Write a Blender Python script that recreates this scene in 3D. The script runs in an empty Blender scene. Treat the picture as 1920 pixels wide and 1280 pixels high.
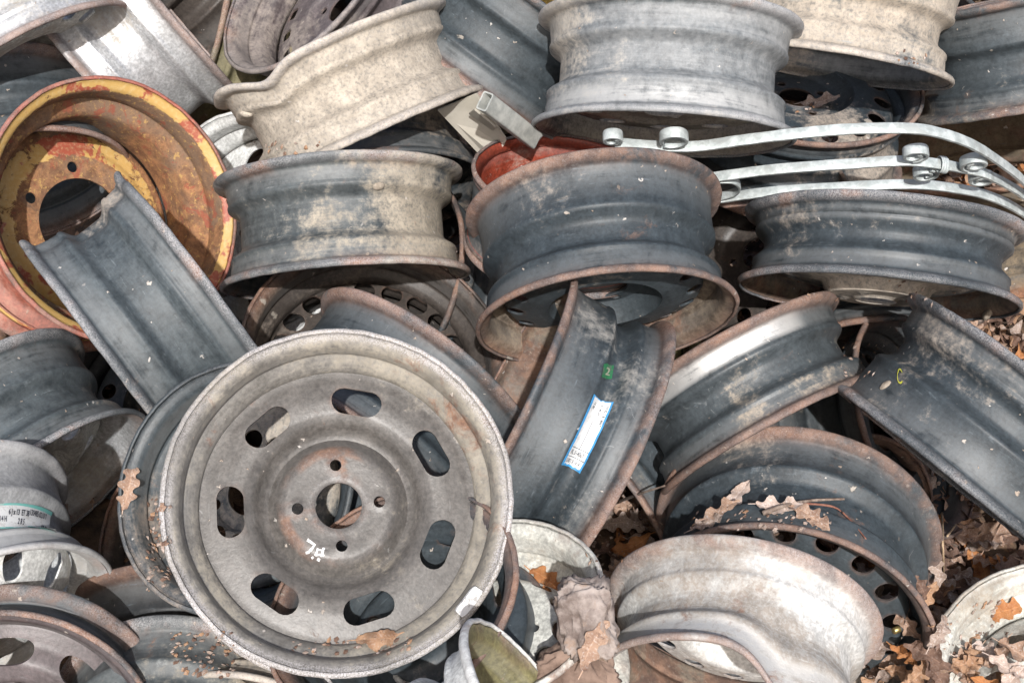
import bpy, bmesh, math, random
from mathutils import Vector, Matrix, noise as mnoise
from mathutils.geometry import delaunay_2d_cdt

# ------------------------------------------------------------------ camera, sky, sun, exposure
scene = bpy.context.scene
H = 1.78                                   # camera height over the ground
PITCH = math.radians(45)
cam_data = bpy.data.cameras.new("camera")
cam = bpy.data.objects.new("camera", cam_data)
scene.collection.objects.link(cam)
cam.location = (0, 0, H)
cam.rotation_euler = (math.radians(90) - PITCH, 0, 0)
cam_data.angle = math.radians(40)
cam_data.clip_start = 0.05
cam_data.clip_end = 500
scene.camera = cam
scene.render.resolution_x, scene.render.resolution_y = 1024, 682

SUN_EL, SUN_AZ = math.radians(49), math.radians(3)      # behind the photographer, a little above the lens
world = bpy.data.worlds.new("World")
scene.world = world
world.use_nodes = True
wn = world.node_tree.nodes
sky = wn.new("ShaderNodeTexSky")
sky.sky_type = 'NISHITA'
sky.sun_disc = False
sky.sun_elevation = SUN_EL
sky.sun_rotation = math.radians(180) - SUN_AZ
sky.air_density, sky.dust_density, sky.ozone_density = 1.0, 5.0, 0.3
wn["Background"].inputs["Strength"].default_value = 0.10
world.node_tree.links.new(sky.outputs[0], wn["Background"].inputs[0])

sun_d = bpy.data.lights.new("sun", 'SUN')
sun_d.energy = 3.5
sun_d.angle = math.radians(0.8)
sun_d.color = (1.0, 0.985, 0.965)
sun = bpy.data.objects.new("sun", sun_d)
scene.collection.objects.link(sun)
sdir = Vector((math.sin(SUN_AZ) * math.cos(SUN_EL), -math.cos(SUN_AZ) * math.cos(SUN_EL), math.sin(SUN_EL)))
sun.rotation_euler = sdir.to_track_quat('Z', 'Y').to_euler()
sun.location = sdir * 8
vs = scene.view_settings
vs.view_transform = 'Standard'
vs.look = 'None'
vs.gamma = 1
vs.exposure = 0.42

# ------------------------------------------------------------------ helpers
C = scene.collection
PI = math.pi
CAM = Matrix.Translation((0, 0, H)) @ Matrix.Rotation(PI / 2 - PITCH, 4, 'X')
CR = CAM.to_3x3()
FPX = 960 / math.tan(math.radians(20))


def cw(p):                                  # camera-frame point -> world
    return CAM @ Vector(p)


def cd(v):                                  # camera-frame direction -> world
    return CR @ Vector(v)


def ray(px, py):
    return Vector(((px - 960) / FPX, -(py - 640) / FPX, -1.0))


def at(px, py, d):                          # point seen at a photo pixel, d metres in front of the camera
    return cw(ray(px, py) * d)


def link(o, parent=None):
    C.objects.link(o)
    if parent is not None:
        o.parent = parent
    return o


def tag(o, label=None, cat=None, group=None, kind=None):
    if label: o['label'] = label
    if cat: o['category'] = cat
    if group: o['group'] = group
    if kind: o['kind'] = kind
    return o


def empty(name, M, label, cat, group=None):
    o = bpy.data.objects.new(name, None)
    o.empty_display_size = 0.05
    C.objects.link(o)
    o.matrix_world = M
    return tag(o, label, cat, group)


def mesh_obj(name, verts, faces, mat, parent=None, smooth=True, attrs=None, M=None):
    me = bpy.data.meshes.new(name)
    me.from_pydata([tuple(v) for v in verts], [], faces)
    me.update()
    if attrs:
        for an, vals in attrs.items():
            a = me.attributes.new(an, 'FLOAT', 'POINT')
            a.data.foreach_set('value', vals)
    if smooth:
        me.polygons.foreach_set('use_smooth', [True] * len(me.polygons))
    if mat: me.materials.append(mat)
    o = bpy.data.objects.new(name, me)
    link(o, parent)
    if M is not None: o.matrix_world = M
    return o


def recalc(o):
    bm = bmesh.new(); bm.from_mesh(o.data)
    bmesh.ops.recalc_face_normals(bm, faces=bm.faces)
    bm.to_mesh(o.data); bm.free()
    return o


def sharp(o, deg=40):
    o.data.set_sharp_from_angle(angle=math.radians(deg))
    return o


def sstep(a, b, x):
    t = max(0.0, min(1.0, (x - a) / (b - a)))
    return t * t * (3 - 2 * t)


# ------------------------------------------------------------------ materials
class NT:
    def __init__(s, tree): s.t = tree; s.n = tree.nodes; s.l = tree.links

    def new(s, typ, **kw):
        n = s.n.new(typ)
        for k, v in kw.items(): setattr(n, k, v)
        return n

    def put(s, sock, v):
        if hasattr(v, 'is_linked') or isinstance(v, bpy.types.NodeSocket): s.l.new(v, sock)
        else: sock.default_value = v

    def math(s, op, a, b=0.0, clamp=False):
        n = s.new('ShaderNodeMath', operation=op); n.use_clamp = clamp
        s.put(n.inputs[0], a); s.put(n.inputs[1], b); return n.outputs[0]

    def noise(s, vec, scale, detail=4, rough=.6, dist=0.0):
        n = s.new('ShaderNodeTexNoise'); s.put(n.inputs['Vector'], vec)
        n.inputs['Scale'].default_value = scale; n.inputs['Detail'].default_value = detail
        n.inputs['Roughness'].default_value = rough; n.inputs['Distortion'].default_value = dist
        return n.outputs['Fac']

    def smooth(s, v, lo, hi, a=0.0, b=1.0):
        n = s.new('ShaderNodeMapRange', interpolation_type='SMOOTHSTEP')
        for i, x in enumerate((v, lo, hi, a, b)): s.put(n.inputs[i], x)
        return n.outputs[0]

    def mix(s, f, a, b):
        n = s.new('ShaderNodeMix', data_type='RGBA')
        s.put(n.inputs[0], f); s.put(n.inputs[6], a); s.put(n.inputs[7], b)
        return n.outputs[2]


def steel_group():
    g = bpy.data.node_groups.new('weathered_steel', 'ShaderNodeTree')
    I = g.interface
    def inp(n, t, d=None):
        x = I.new_socket(n, in_out='INPUT', socket_type=t)
        if d is not None: x.default_value = d
    for n, d in (('Base', (.03, .035, .04, 1)), ('Dust', (.36, .31, .26, 1)), ('Film', (.125, .15, .17, 1))):
        inp(n, 'NodeSocketColor', d)
    for n, d in (('DustAmt', .3), ('FilmAmt', .4), ('LipRust', .8), ('Rust', .15), ('Frost', .3), ('Rough', .45), ('Metal', 0.), ('Seed', 0.)):
        inp(n, 'NodeSocketFloat', d)
    I.new_socket('BSDF', in_out='OUTPUT', socket_type='NodeSocketShader')
    k = NT(g)
    gi = k.new('NodeGroupInput').outputs
    go = k.new('NodeGroupOutput').inputs
    tc = k.new('ShaderNodeTexCoord').outputs['Object']
    sv = k.new('ShaderNodeCombineXYZ')
    for i, f in enumerate((3.17, -5.31, 7.73)): k.put(sv.inputs[i], k.math('MULTIPLY', gi['Seed'], f))
    add = k.new('ShaderNodeVectorMath', operation='ADD')
    k.put(add.inputs[0], tc); k.put(add.inputs[1], sv.outputs[0])
    P = add.outputs[0]
    sep = k.new('ShaderNodeSeparateXYZ'); k.put(sep.inputs[0], tc)
    x, y, z = sep.outputs
    r = k.math('SQRT', k.math('ADD', k.math('MULTIPLY', x, x), k.math('MULTIPLY', y, y)))
    sc = k.new('ShaderNodeCombineXYZ')
    k.put(sc.inputs[0], k.math('ADD', k.math('MULTIPLY', x, 7.), gi['Seed']))
    k.put(sc.inputs[1], k.math('MULTIPLY', y, 7.))
    k.put(sc.inputs[2], k.math('MULTIPLY', k.math('ADD', z, r), 95.))
    S = k.noise(sc.outputs[0], 1., 5, .62, .4)                      # streaks round the rim
    A = k.noise(P, 7.5, 7, .62, .5)
    B = k.noise(P, 34., 7, .66, .3)
    Cn = k.noise(P, 210., 4, .65)
    D = k.noise(P, 3.2, 3, .5)
    em = k.new('ShaderNodeAttribute', attribute_name='edge').outputs['Fac']

    def rng(v, s=2.4): return k.math('ADD', k.math('MULTIPLY', k.math('SUBTRACT', v, .5), s), .5)
    N9 = k.noise(P, 95., 6, .7, .2)
    mixv = k.math('ADD', k.math('ADD', k.math('MULTIPLY', A, .34), k.math('MULTIPLY', B, .20)), k.math('ADD', k.math('MULTIPLY', S, .20), k.math('MULTIPLY', N9, .26)))
    mixv = k.math('ADD', mixv, k.math('MULTIPLY', k.math('SUBTRACT', D, .5), .95))
    dv = rng(mixv, 3.3)
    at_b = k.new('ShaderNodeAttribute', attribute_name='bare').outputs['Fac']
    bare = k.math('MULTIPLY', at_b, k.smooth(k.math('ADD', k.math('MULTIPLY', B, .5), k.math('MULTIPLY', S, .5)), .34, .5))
    base = k.new('ShaderNodeVectorMath', operation='SCALE')
    k.put(base.inputs[0], gi['Base']); k.put(base.inputs[3], k.math('MULTIPLY', k.smooth(B, .25, .75, .7, 1.35), k.smooth(Cn, .3, .7, .7, 1.35)))
    # pale film, streaky
    fv = rng(k.math('ADD', k.math('ADD', k.math('MULTIPLY', S, .30), k.math('MULTIPLY', A, .22)), k.math('ADD', k.math('MULTIPLY', B, .14), k.math('MULTIPLY', N9, .34))), 2.3)
    film = k.math('MULTIPLY', k.smooth(fv, .05, 1.0), gi['FilmAmt'])
    c = k.mix(film, base.outputs[0], gi['Film'])
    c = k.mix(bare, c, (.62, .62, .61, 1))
    # dust and dried mud
    lo = k.math('SUBTRACT', 1.02, gi['DustAmt'])
    dust = k.smooth(dv, k.math('SUBTRACT', lo, .24), k.math('ADD', lo, .18))
    dust = k.math('MULTIPLY', dust, k.smooth(Cn, .25, .6, .35, 1.))
    dust = k.math('MULTIPLY', dust, k.math('SUBTRACT', 1., k.math('MULTIPLY', bare, .8)))
    dcol = k.new('ShaderNodeVectorMath', operation='SCALE')
    k.put(dcol.inputs[0], gi['Dust']); k.put(dcol.inputs[3], k.smooth(B, .3, .7, .72, 1.18))
    c = k.mix(k.math('MULTIPLY', dust, .94), c, dcol.outputs[0])
    # fine scratches: thin ridges of stretched noise
    s2 = k.noise(P, 13., 2, .45, .25)
    ridge = k.smooth(k.math('ABSOLUTE', k.math('SUBTRACT', s2, .5)), .0, .006, 1., 0.)
    s3 = k.noise(sc.outputs[0], 2.6, 4, .7, .2)
    scuff = k.math('MULTIPLY', k.smooth(s3, .60, .72), k.smooth(N9, .4, .6))
    c = k.mix(k.math('MULTIPLY', scuff, .75), c, gi['Film'])
    scr = k.math('MULTIPLY', k.math('MULTIPLY', ridge, k.math('MULTIPLY', k.smooth(A, .52, .62), k.smooth(N9, .5, .6))), .3)
    c = k.mix(scr, c, (.42, .43, .43, 1))
    # rust: lips first, then patches
    R1 = k.noise(P, 22., 6, .7, .6)
    R2 = k.noise(P, 6.1, 4, .6, .3)
    lip = k.math('MULTIPLY', em, k.smooth(k.math('ADD', k.math('ADD', k.math('MULTIPLY', R1, .55), k.math('MULTIPLY', R2, .75)), k.math('MULTIPLY', gi['LipRust'], .36)), .76, .92))
    plo = k.math('SUBTRACT', 1.0, gi['Rust'])
    pat = k.smooth(rng(k.math('ADD', k.math('MULTIPLY', R1, .55), k.math('MULTIPLY', k.noise(P, 5.3, 3, .5), .45)), 2.8), k.math('SUBTRACT', plo, .12), k.math('ADD', plo, .16))
    rust = k.math('MAXIMUM', lip, pat)
    rc = k.mix(k.smooth(B, .32, .68), (.10, .062, .050, 1), (.25, .145, .100, 1))
    rc = k.mix(k.smooth(R2, .5, .66, 0., .7), rc, k.mix(k.smooth(N9, .4, .6), (.17, .065, .03, 1), (.32, .15, .075, 1)))
    rc = k.mix(k.smooth(Cn, .52, .75, 0., .5), rc, (.36, .30, .26, 1))
    c = k.mix(k.math('MULTIPLY', rust, .86), c, rc)
    # grit and chips
    nd = k.new('ShaderNodeTexNoise'); k.put(nd.inputs['Vector'], P); nd.inputs['Scale'].default_value = 180.; nd.inputs['Detail'].default_value = 3.
    wv = k.new('ShaderNodeVectorMath', operation='SCALE'); k.put(wv.inputs[0], nd.outputs['Color']); wv.inputs[3].default_value = .011
    wa = k.new('ShaderNodeVectorMath', operation='ADD'); k.put(wa.inputs[0], P); k.put(wa.inputs[1], wv.outputs[0])
    PW = wa.outputs[0]
    vo = k.new('ShaderNodeTexVoronoi'); k.put(vo.inputs['Vector'], PW); vo.inputs['Scale'].default_value = 105.
    vsep = k.new('ShaderNodeSeparateColor'); k.put(vsep.inputs[0], vo.outputs['Color'])
    chip = k.math('MULTIPLY', k.smooth(vo.outputs['Distance'], k.math('MULTIPLY', vsep.outputs[2], .2), k.math('ADD', .06, k.math('MULTIPLY', vsep.outputs[2], .28)), 1., 0.), k.smooth(vsep.outputs[0], .90, .94))
    c = k.mix(k.math('MULTIPLY', chip, .8), c, k.mix(vsep.outputs[1], (.34, .25, .18, 1), (.58, .56, .53, 1)))
    vo2 = k.new('ShaderNodeTexVoronoi'); k.put(vo2.inputs['Vector'], PW); vo2.inputs['Scale'].default_value = 34.
    vs2 = k.new('ShaderNodeSeparateColor'); k.put(vs2.inputs[0], vo2.outputs['Color'])
    blob = k.math('MULTIPLY', k.smooth(k.math('ADD', vo2.outputs['Distance'], k.math('MULTIPLY', k.math('SUBTRACT', B, .5), 1.1)), .06, .17, 1., 0.), k.smooth(vs2.outputs[0], .95, .96))
    c = k.mix(k.math('MULTIPLY', blob, .75), c, (.40, .36, .31, 1))
    # hoar frost: sparkle on the lips
    Fn = k.noise(P, 620., 3, .6)
    fr = k.math('MULTIPLY', k.math('MULTIPLY', k.smooth(k.math('ADD', Fn, k.math('MULTIPLY', k.math('SUBTRACT', A, .5), .35)), .30, .72), k.smooth(em, .35, .95)), gi['Frost'])
    c = k.mix(k.math('MULTIPLY', k.math('MULTIPLY', fr, k.smooth(R2, .35, .6, .35, 1.)), .68), c, (.56, .54, .55, 1))
    b = k.new('ShaderNodeBsdfPrincipled')
    k.put(b.inputs['Base Color'], c)
    cov = k.math('MAXIMUM', k.math('MAXIMUM', dust, rust), k.math('MAXIMUM', fr, k.math('MULTIPLY', film, .5)))
    k.put(b.inputs['Roughness'], k.math('ADD', gi['Rough'], k.math('MULTIPLY', k.math('SUBTRACT', .88, gi['Rough']), cov)))
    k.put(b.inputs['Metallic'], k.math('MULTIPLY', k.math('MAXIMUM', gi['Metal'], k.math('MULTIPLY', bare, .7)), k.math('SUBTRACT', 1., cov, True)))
    bu = k.new('ShaderNodeBump'); bu.inputs['Strength'].default_value = .55; bu.inputs['Distance'].default_value = .0016
    hgt = k.math('ADD', k.math('ADD', k.math('MULTIPLY', B, .5), k.math('MULTIPLY', Cn, .35)), k.math('ADD', k.math('MULTIPLY', dust, .25), k.math('MULTIPLY', k.math('ADD', chip, blob), .6)))
    hgt = k.math('ADD', hgt, k.math('MULTIPLY', rust, k.math('MULTIPLY', Cn, .7)))
    k.put(bu.inputs['Height'], hgt)
    k.l.new(bu.outputs[0], b.inputs['Normal'])
    k.l.new(b.outputs[0], go[0])
    return g


STEEL = steel_group()
_seed = [1.0]


def steel(name, base, dust=.3, film=.4, lip=.8, rust=.12, frost=.3, rough=.45, metal=0., dustcol=None, filmcol=None):
    m = bpy.data.materials.new(name); m.use_nodes = True
    nt = m.node_tree; nt.nodes.clear()
    g = nt.nodes.new('ShaderNodeGroup'); g.node_tree = STEEL
    out = nt.nodes.new('ShaderNodeOutputMaterial')
    nt.links.new(g.outputs[0], out.inputs[0])
    _seed[0] += 1.37
    I = g.inputs
    I['Base'].default_value = (*base, 1)
    if dustcol: I['Dust'].default_value = (*dustcol, 1)
    if filmcol: I['Film'].default_value = (*filmcol, 1)
    for kx, v in (('DustAmt', dust), ('FilmAmt', film), ('LipRust', lip), ('Rust', rust), ('Frost', frost), ('Rough', rough), ('Metal', metal), ('Seed', _seed[0])):
        I[kx].default_value = v
    return m


def plain(name, c1, c2, scale=30., rough=.8, bump=.001, metal=0., detail=6, c3=None, sub=0.):
    m = bpy.data.materials.new(name); m.use_nodes = True
    k = NT(m.node_tree); b = k.n['Principled BSDF']
    tc = k.new('ShaderNodeTexCoord').outputs['Object']
    n1 = k.noise(tc, scale, detail, .65)
    c = k.mix(k.smooth(n1, .32, .68), (*c1, 1), (*c2, 1))
    if c3: c = k.mix(k.smooth(k.noise(tc, scale * .31 + 2, 5, .7, .5), .5, .62), c, (*c3, 1))
    k.put(b.inputs['Base Color'], c)
    b.inputs['Roughness'].default_value = rough
    b.inputs['Metallic'].default_value = metal
    bu = k.new('ShaderNodeBump'); bu.inputs['Strength'].default_value = .6; bu.inputs['Distance'].default_value = bump
    k.put(bu.inputs['Height'], n1); k.l.new(bu.outputs[0], b.inputs['Normal'])
    return m


# ------------------------------------------------------------------ ground
def ground_z(x, y):
    m = max(0.0, y - 2.16)
    z = 1.5 * (1 - math.exp(-m * 0.95 / 1.5)) if m > 0 else 0.0
    z *= 1 - sstep(2.2, 4.5, abs(x)) * .8
    z += .035 * mnoise.noise((x * 1.7, y * 1.7, 3)) + .02 * mnoise.noise((x * 6, y * 6, 7)) + .006 * mnoise.noise((x * 23, y * 23, 1))
    return z


def build_ground():
    xs = [-260, -90, -40, -18, -9, -6] + [-4.5 + i * .06 for i in range(151)] + [6, 9, 18, 40, 90, 260]
    ys = [-260, -90, -40, -18, -9, -4, -2, -1] + [i * .06 for i in range(92)] + [6, 9, 18, 40, 90, 260]
    V = []; Fc = []
    for yv in ys:
        for xv in xs: V.append((xv, yv, ground_z(xv, yv)))
    w = len(xs)
    for j in range(len(ys) - 1):
        for i in range(w - 1): Fc.append((j * w + i, j * w + i + 1, (j + 1) * w + i + 1, (j + 1) * w + i))
    m = plain('leafy_soil', (.035, .024, .017), (.13, .085, .055), 26., .95, .012, c3=(.17, .10, .06))
    o = mesh_obj('ground', V, Fc, m)
    tag(o, 'dark leafy soil under and around the heap of wheels', 'ground', kind='structure')
    return o


build_ground()

# ------------------------------------------------------------------ wheel geometry
SEG = 168


def outer_path(R, W, h=.0175, da=.22, db=.36, dd=.019):
    A = W / 2; k = min(1.0, W / .14)
    if da >= .1: da = max(da, .035 * k / W)
    if db >= .1: db = max(db, .035 * k / W)
    Rb = R - h; Rd = Rb - dd
    top = [(A + .0045, R - .0052, 1), (A + .0038, R - .0022, 1), (A + .0018, R - .0003, 1), (A - .0005, R, 1), (A - .003, R - .0008, 1),
           (A - .006, R - .0035, .95), (A - .0085, R - .009, .8), (A - .0095, Rb + .004, .5), (A - .0112, Rb + .0012, .3), (A - .014, Rb, .15),
           (A - .022 * k, Rb - .0012, 0), (A - .030 * k, Rb - .0024, 0)]
    if dd < .004:                                           # plain straight wall with a rolled edge
        n = 9; rw = R - h; zA = top[9][0]
        return top[:10] + [(zA - 2 * zA * i / n, rw, 0) for i in range(1, n)] + [(-z, r, e) for z, r, e in reversed(top[:10])]
    def wall(zz, s):
        return [(zz + s * .004, Rb - .0030, 0), (zz + s * .001, Rb - .0012, 0), (zz - s * .003, Rb - .0018, 0), (zz - s * .006, Rb - .005, 0),
                (zz - s * .011, Rd + .006, 0), (zz - s * .0155, Rd + .0015, 0), (zz - s * .020, Rd, 0)]
    za, zb = A - da * W, -A + db * W
    bot = [(-z, r, e) for z, r, e in reversed(top)]
    mid = wall(za, 1)
    low = list(reversed(wall(zb, -1)))
    if mid[-1][0] < low[0][0] + .004:                       # narrow rim: let the two slopes meet
        c = (mid[-1][0] + low[0][0]) / 2
        mid = [p for p in mid if p[0] > c + .001]; low = [p for p in low if p[0] < c - .001]
    n = 3
    gap = [(mid[-1][0] + (low[0][0] - mid[-1][0]) * i / n, Rd if len(mid) > 6 else mid[-1][1], 0) for i in range(1, n)]
    pts = top + mid + gap + low + bot
    return pts


def r_at(path, z):
    best = None
    for (z0, r0, _), (z1, r1, _) in zip(path, path[1:]):
        if z1 <= z <= z0: return r0 + (r1 - r0) * ((z0 - z) / max(1e-9, z0 - z1))
    return path[0][1] if z > 0 else path[-1][1]


def barrel(name, R, W, mat, parent, dents=(), t=.003, seed=0, wob=1.0, mat_in=None, bands=(), scuff=.10, **kw):
    op = outer_path(R, W, **kw)
    n = len(op); prof = [(z, r, e) for z, r, e in op]
    inn = []
    for i in range(n):
        z0, r0, _ = op[max(0, i - 1)]; z1, r1, _ = op[min(n - 1, i + 1)]
        dz, dr = z1 - z0, r1 - r0; L = math.hypot(dz, dr) or 1
        tt = t * (1 + 1.5 * min(1, op[i][2]) * (1 if 2 < i < n - 3 else .2))
        inn.append((op[i][0] - tt * dr / L, op[i][1] + tt * dz / L, op[i][2] * .85))
    tipA = ((op[0][0] + inn[0][0]) / 2 + .0008, (op[0][1] + inn[0][1]) / 2 - .0004, 1)
    tipB = ((op[-1][0] + inn[-1][0]) / 2 - .0008, (op[-1][1] + inn[-1][1]) / 2 - .0004, 1)
    loop = [tipA] + prof + [tipB] + inn[::-1]
    m = len(loop)
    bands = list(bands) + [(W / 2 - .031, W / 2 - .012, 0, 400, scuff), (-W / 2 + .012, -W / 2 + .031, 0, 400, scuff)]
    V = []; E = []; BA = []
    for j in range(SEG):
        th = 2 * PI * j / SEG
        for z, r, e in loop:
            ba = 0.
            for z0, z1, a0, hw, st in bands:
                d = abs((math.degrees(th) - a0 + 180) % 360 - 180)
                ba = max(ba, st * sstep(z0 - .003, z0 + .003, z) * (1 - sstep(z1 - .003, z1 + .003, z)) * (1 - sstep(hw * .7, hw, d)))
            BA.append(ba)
            wv = mnoise.noise((math.cos(th) * 2.2 + seed, math.sin(th) * 2.2, z * 9 + seed * 3))
            wl = mnoise.noise((math.cos(th) * 11 + seed, math.sin(th) * 11, z * 20 + 5))
            rr = r + wob * (.0011 * wv + .0008 * wl * e); zz = z + wob * (.0012 * wv * e + .0007 * wl * e)
            for a0, sg, side, dr, dz in dents:
                d = (math.degrees(th) - a0 + 180) % 360 - 180
                wgt = math.exp(-(d / sg) ** 2)
                if side > 0: wgt *= sstep(-.1, .46, z / W)
                elif side < 0: wgt *= sstep(-.1, .46, -z / W)
                rr += dr * wgt; zz += dz * wgt
            V.append((rr * math.cos(th), rr * math.sin(th), zz)); E.append(e)
    F = []
    for j in range(SEG):
        k2 = (j + 1) % SEG
        for i in range(m):
            i2 = (i + 1) % m
            F.append((j * m + i, j * m + i2, k2 * m + i2, k2 * m + i))
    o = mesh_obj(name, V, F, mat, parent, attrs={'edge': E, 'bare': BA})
    if mat_in:
        o.data.materials.append(mat_in)
        o.data.polygons.foreach_set('material_index', [1 if n + 1 <= i < m - 1 else 0 for j in range(SEG) for i in range(m)])
    recalc(o)
    o.data.polygons.foreach_set('use_smooth', [True] * len(o.data.polygons))
    return o


# ---- discs
def h_circle(r, deg, rad, n=28):
    a = math.radians(deg); cx, cy = r * math.cos(a), r * math.sin(a)
    return [(cx + rad * math.cos(2 * PI * i / n), cy + rad * math.sin(2 * PI * i / n)) for i in range(n)]


def h_super(r, deg, lt, lr, p=2.0, n=36):                   # rounded opening, lt along the ring, lr along the radius
    a = math.radians(deg); out = []
    for i in range(n):
        t = 2 * PI * i / n; c, s = math.cos(t), math.sin(t)
        u = math.copysign(abs(c) ** (2 / p), c) * lr / 2; v = math.copysign(abs(s) ** (2 / p), s) * lt / 2
        out.append(((r + u) * math.cos(a) - v * math.sin(a), (r + u) * math.sin(a) + v * math.cos(a)))
    return out


def h_slot(r, deg, L, w, n=10):
    a = math.radians(deg); out = []
    hl = L / 2 - w / 2
    for s in (1, -1):
        for i in range(n + 1):
            t = -PI / 2 + PI * i / n
            u = (w / 2) * math.sin(t) * (1 if s > 0 else -1) * -1
            v = s * (hl + (w / 2) * math.cos(t))
            ra = math.atan2(v, r)                          # bend the slot along the ring
            out.append(((r + u) * math.cos(a + ra), (r + u) * math.sin(a + ra)))
    return out


def pz(prof, r):
    if r >= prof[0][0]: return prof[0][1]
    for (r0, z0), (r1, z1) in zip(prof, prof[1:]):
        if r1 <= r <= r0:
            t = (r0 - r) / max(1e-9, r0 - r1); t = t * t * (3 - 2 * t) * .6 + t * .4
            return z0 + (z1 - z0) * t
    return prof[-1][1]


def inpoly(x, y, P):
    c = False; j = len(P) - 1
    for i in range(len(P)):
        if (P[i][1] > y) != (P[j][1] > y) and x < (P[j][0] - P[i][0]) * (y - P[i][1]) / (P[j][1] - P[i][1]) + P[i][0]: c = not c
        j = i
    return c


def disc(name, prof, holes, zoff, mat, parent, t=.0035, bosses=(), erings=()):
    ro, rb = prof[0][0], prof[-1][0]
    V = []; Ed = []
    def ring(P):
        s = len(V)
        V.extend(P)
        Ed.extend((s + i, s + (i + 1) % len(P)) for i in range(len(P)))
    ring([(ro * math.cos(2 * PI * i / 144), ro * math.sin(2 * PI * i / 144)) for i in range(144)])
    ring([(rb * math.cos(2 * PI * i / 56), rb * math.sin(2 * PI * i / 56)) for i in range(56)])
    hc = []
    for P in holes:
        ring(P)
        cx = sum(p[0] for p in P) / len(P); cy = sum(p[1] for p in P) / len(P)
        hc.append((cx, cy, max(math.hypot(p[0] - cx, p[1] - cy) for p in P), P))
    r = rb + .003; jj = 0
    while r < ro - .002:
        nn = max(40, int(2 * PI * r / .0062)); jj += 1
        for i in range(nn):
            a = 2 * PI * (i + .5 * (jj % 2)) / nn; x, y = r * math.cos(a), r * math.sin(a)
            ok = True
            for cx, cy, rad, P in hc:
                if math.hypot(x - cx, y - cy) < rad + .003:
                    if inpoly(x, y, P) or min((x - p[0]) ** 2 + (y - p[1]) ** 2 for p in P) < .0021 ** 2: ok = False; break
            if ok: V.append((x, y))
        r += .0042
    vo, eo, fo, *_ = delaunay_2d_cdt([Vector(v) for v in V], Ed, [], 0, 1e-6)
    F = []
    for f in fo:
        cx = sum(vo[i].x for i in f) / len(f); cy = sum(vo[i].y for i in f) / len(f)
        rr = math.hypot(cx, cy)
        if rr > ro * 1.0005 or rr < rb * .997: continue
        if any(math.hypot(cx - h[0], cy - h[1]) < h[2] and inpoly(cx, cy, h[3]) for h in hc): continue
        F.append(tuple(f))
    nv = len(vo); cnt = {}
    for f in F:
        for a, b in zip(f, f[1:] + f[:1]): cnt.setdefault((min(a, b), max(a, b)), []).append((a, b))
    bd = set()
    Z = []
    for v in vo:
        z = pz(prof, v.length)
        for br, bdeg, brad, bh in bosses:
            a = math.radians(bdeg); d = math.hypot(v.x - br * math.cos(a), v.y - br * math.sin(a))
            z += bh * (1 - sstep(brad * .75, brad, d))
        Z.append(z)
    W3 = [(v.x, v.y, z + zoff) for v, z in zip(vo, Z)] + [(v.x, v.y, z + zoff - t) for v, z in zip(vo, Z)]
    FF = F + [tuple(nv + i for i in reversed(f)) for f in F]
    for e, l in cnt.items():
        if len(l) == 1:
            a, b = l[0]; FF.append((b, a, nv + a, nv + b)); bd.add(a); bd.add(b)
    E = [(.3 if i in bd and vo[i].length < ro * .99 else 0.) for i in range(nv)] * 2
    if erings:
        for br, bdeg, brad, bh in bosses:
            a = math.radians(bdeg)
            for i in range(nv):
                d = math.hypot(vo[i].x - br * math.cos(a), vo[i].y - br * math.sin(a))
                E[i] = max(E[i], .9 * (1 - sstep(brad * .9, brad * 1.25, d)))
    for r0, r1, st in erings:
        for i in range(nv):
            q = vo[i].length
            e = st * sstep(r0 - .004, r0 + .002, q) * (1 - sstep(r1 - .002, r1 + .004, q))
            E[i] = max(E[i], e)
    o = mesh_obj(name, W3, FF, mat, parent, attrs={'edge': E})
    recalc(o); sharp(o, 50)
    return o


def D_slots7(R):
    ro = R - .0408
    prof = [(ro + .003, .002), (ro - .003, .0015), (.139, .003), (.122, .0045), (.108, .0035), (.098, -.001), (.086, -.016), (.079, -.018), (.071, -.008), (.0635, -.001), (.058, .000), (.036, -.001), (.0275, -.001), (.0265, -.003)]
    H = [h_slot(.1222, -10 + 51.43 * i, .0595, .0305) for i in range(7)] + [h_circle(.0465, 4 + 90 * i, .0066) for i in range(4)]
    return prof, H, [(.0465, 4 + 90 * i, .0105, .0012) for i in range(4)]


def D_round(R, n=16, fr=.80, rad=.0135, deg0=0., hub=-.012, nb=4, bolt=.048, bore=.029, cone=.012):
    ro = R - .0408; rh = fr * ro
    prof = [(ro, -.016), (ro - .005, -.004), (rh + rad, .001), (rh - rad, cone * .7), (.56 * ro, cone), (.50 * ro, hub * .4), (.44 * ro, hub), (bore + .004, hub), (bore, hub + .004)]
    H = [h_circle(rh, deg0 + 360 * i / n, rad) for i in range(n)] + [h_circle(bolt, 20 + 360 * i / nb, .0068) for i in range(nb)]
    return prof, H, [(bolt, 20 + 360 * i / nb, .011, .0015) for i in range(nb)]


def D_super(R, n=10, fr=.78, lt=.026, lr=.036, p=2.0, deg0=0., hub=-.006, cone=.02, nb=4, bolt=.046, bore=.029):
    ro = R - .0408; rh = fr * ro
    prof = [(ro, -.014), (ro - .006, -.004), (rh + lr * .4, .002), (rh - lr * .45, cone), (.48 * ro, cone), (.42 * ro, hub), (bore + .004, hub), (bore, hub)]
    H = [h_super(rh, deg0 + 360 * i / n, lt, lr, p) for i in range(n)] + [h_circle(bolt, 360 * i / nb, .0068) for i in range(nb)]
    return prof, H, []


def D_truck(R, deg0=4.):
    ro = R - .0455
    prof = [(ro, -.012), (ro - .006, -.002), (.122, .003), (.108, .010), (.100, .012), (.072, .012), (.0685, .012)]
    H = [h_circle(.086, deg0 + 60 * i, .0085) for i in range(6)]
    return prof, H, []


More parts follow.
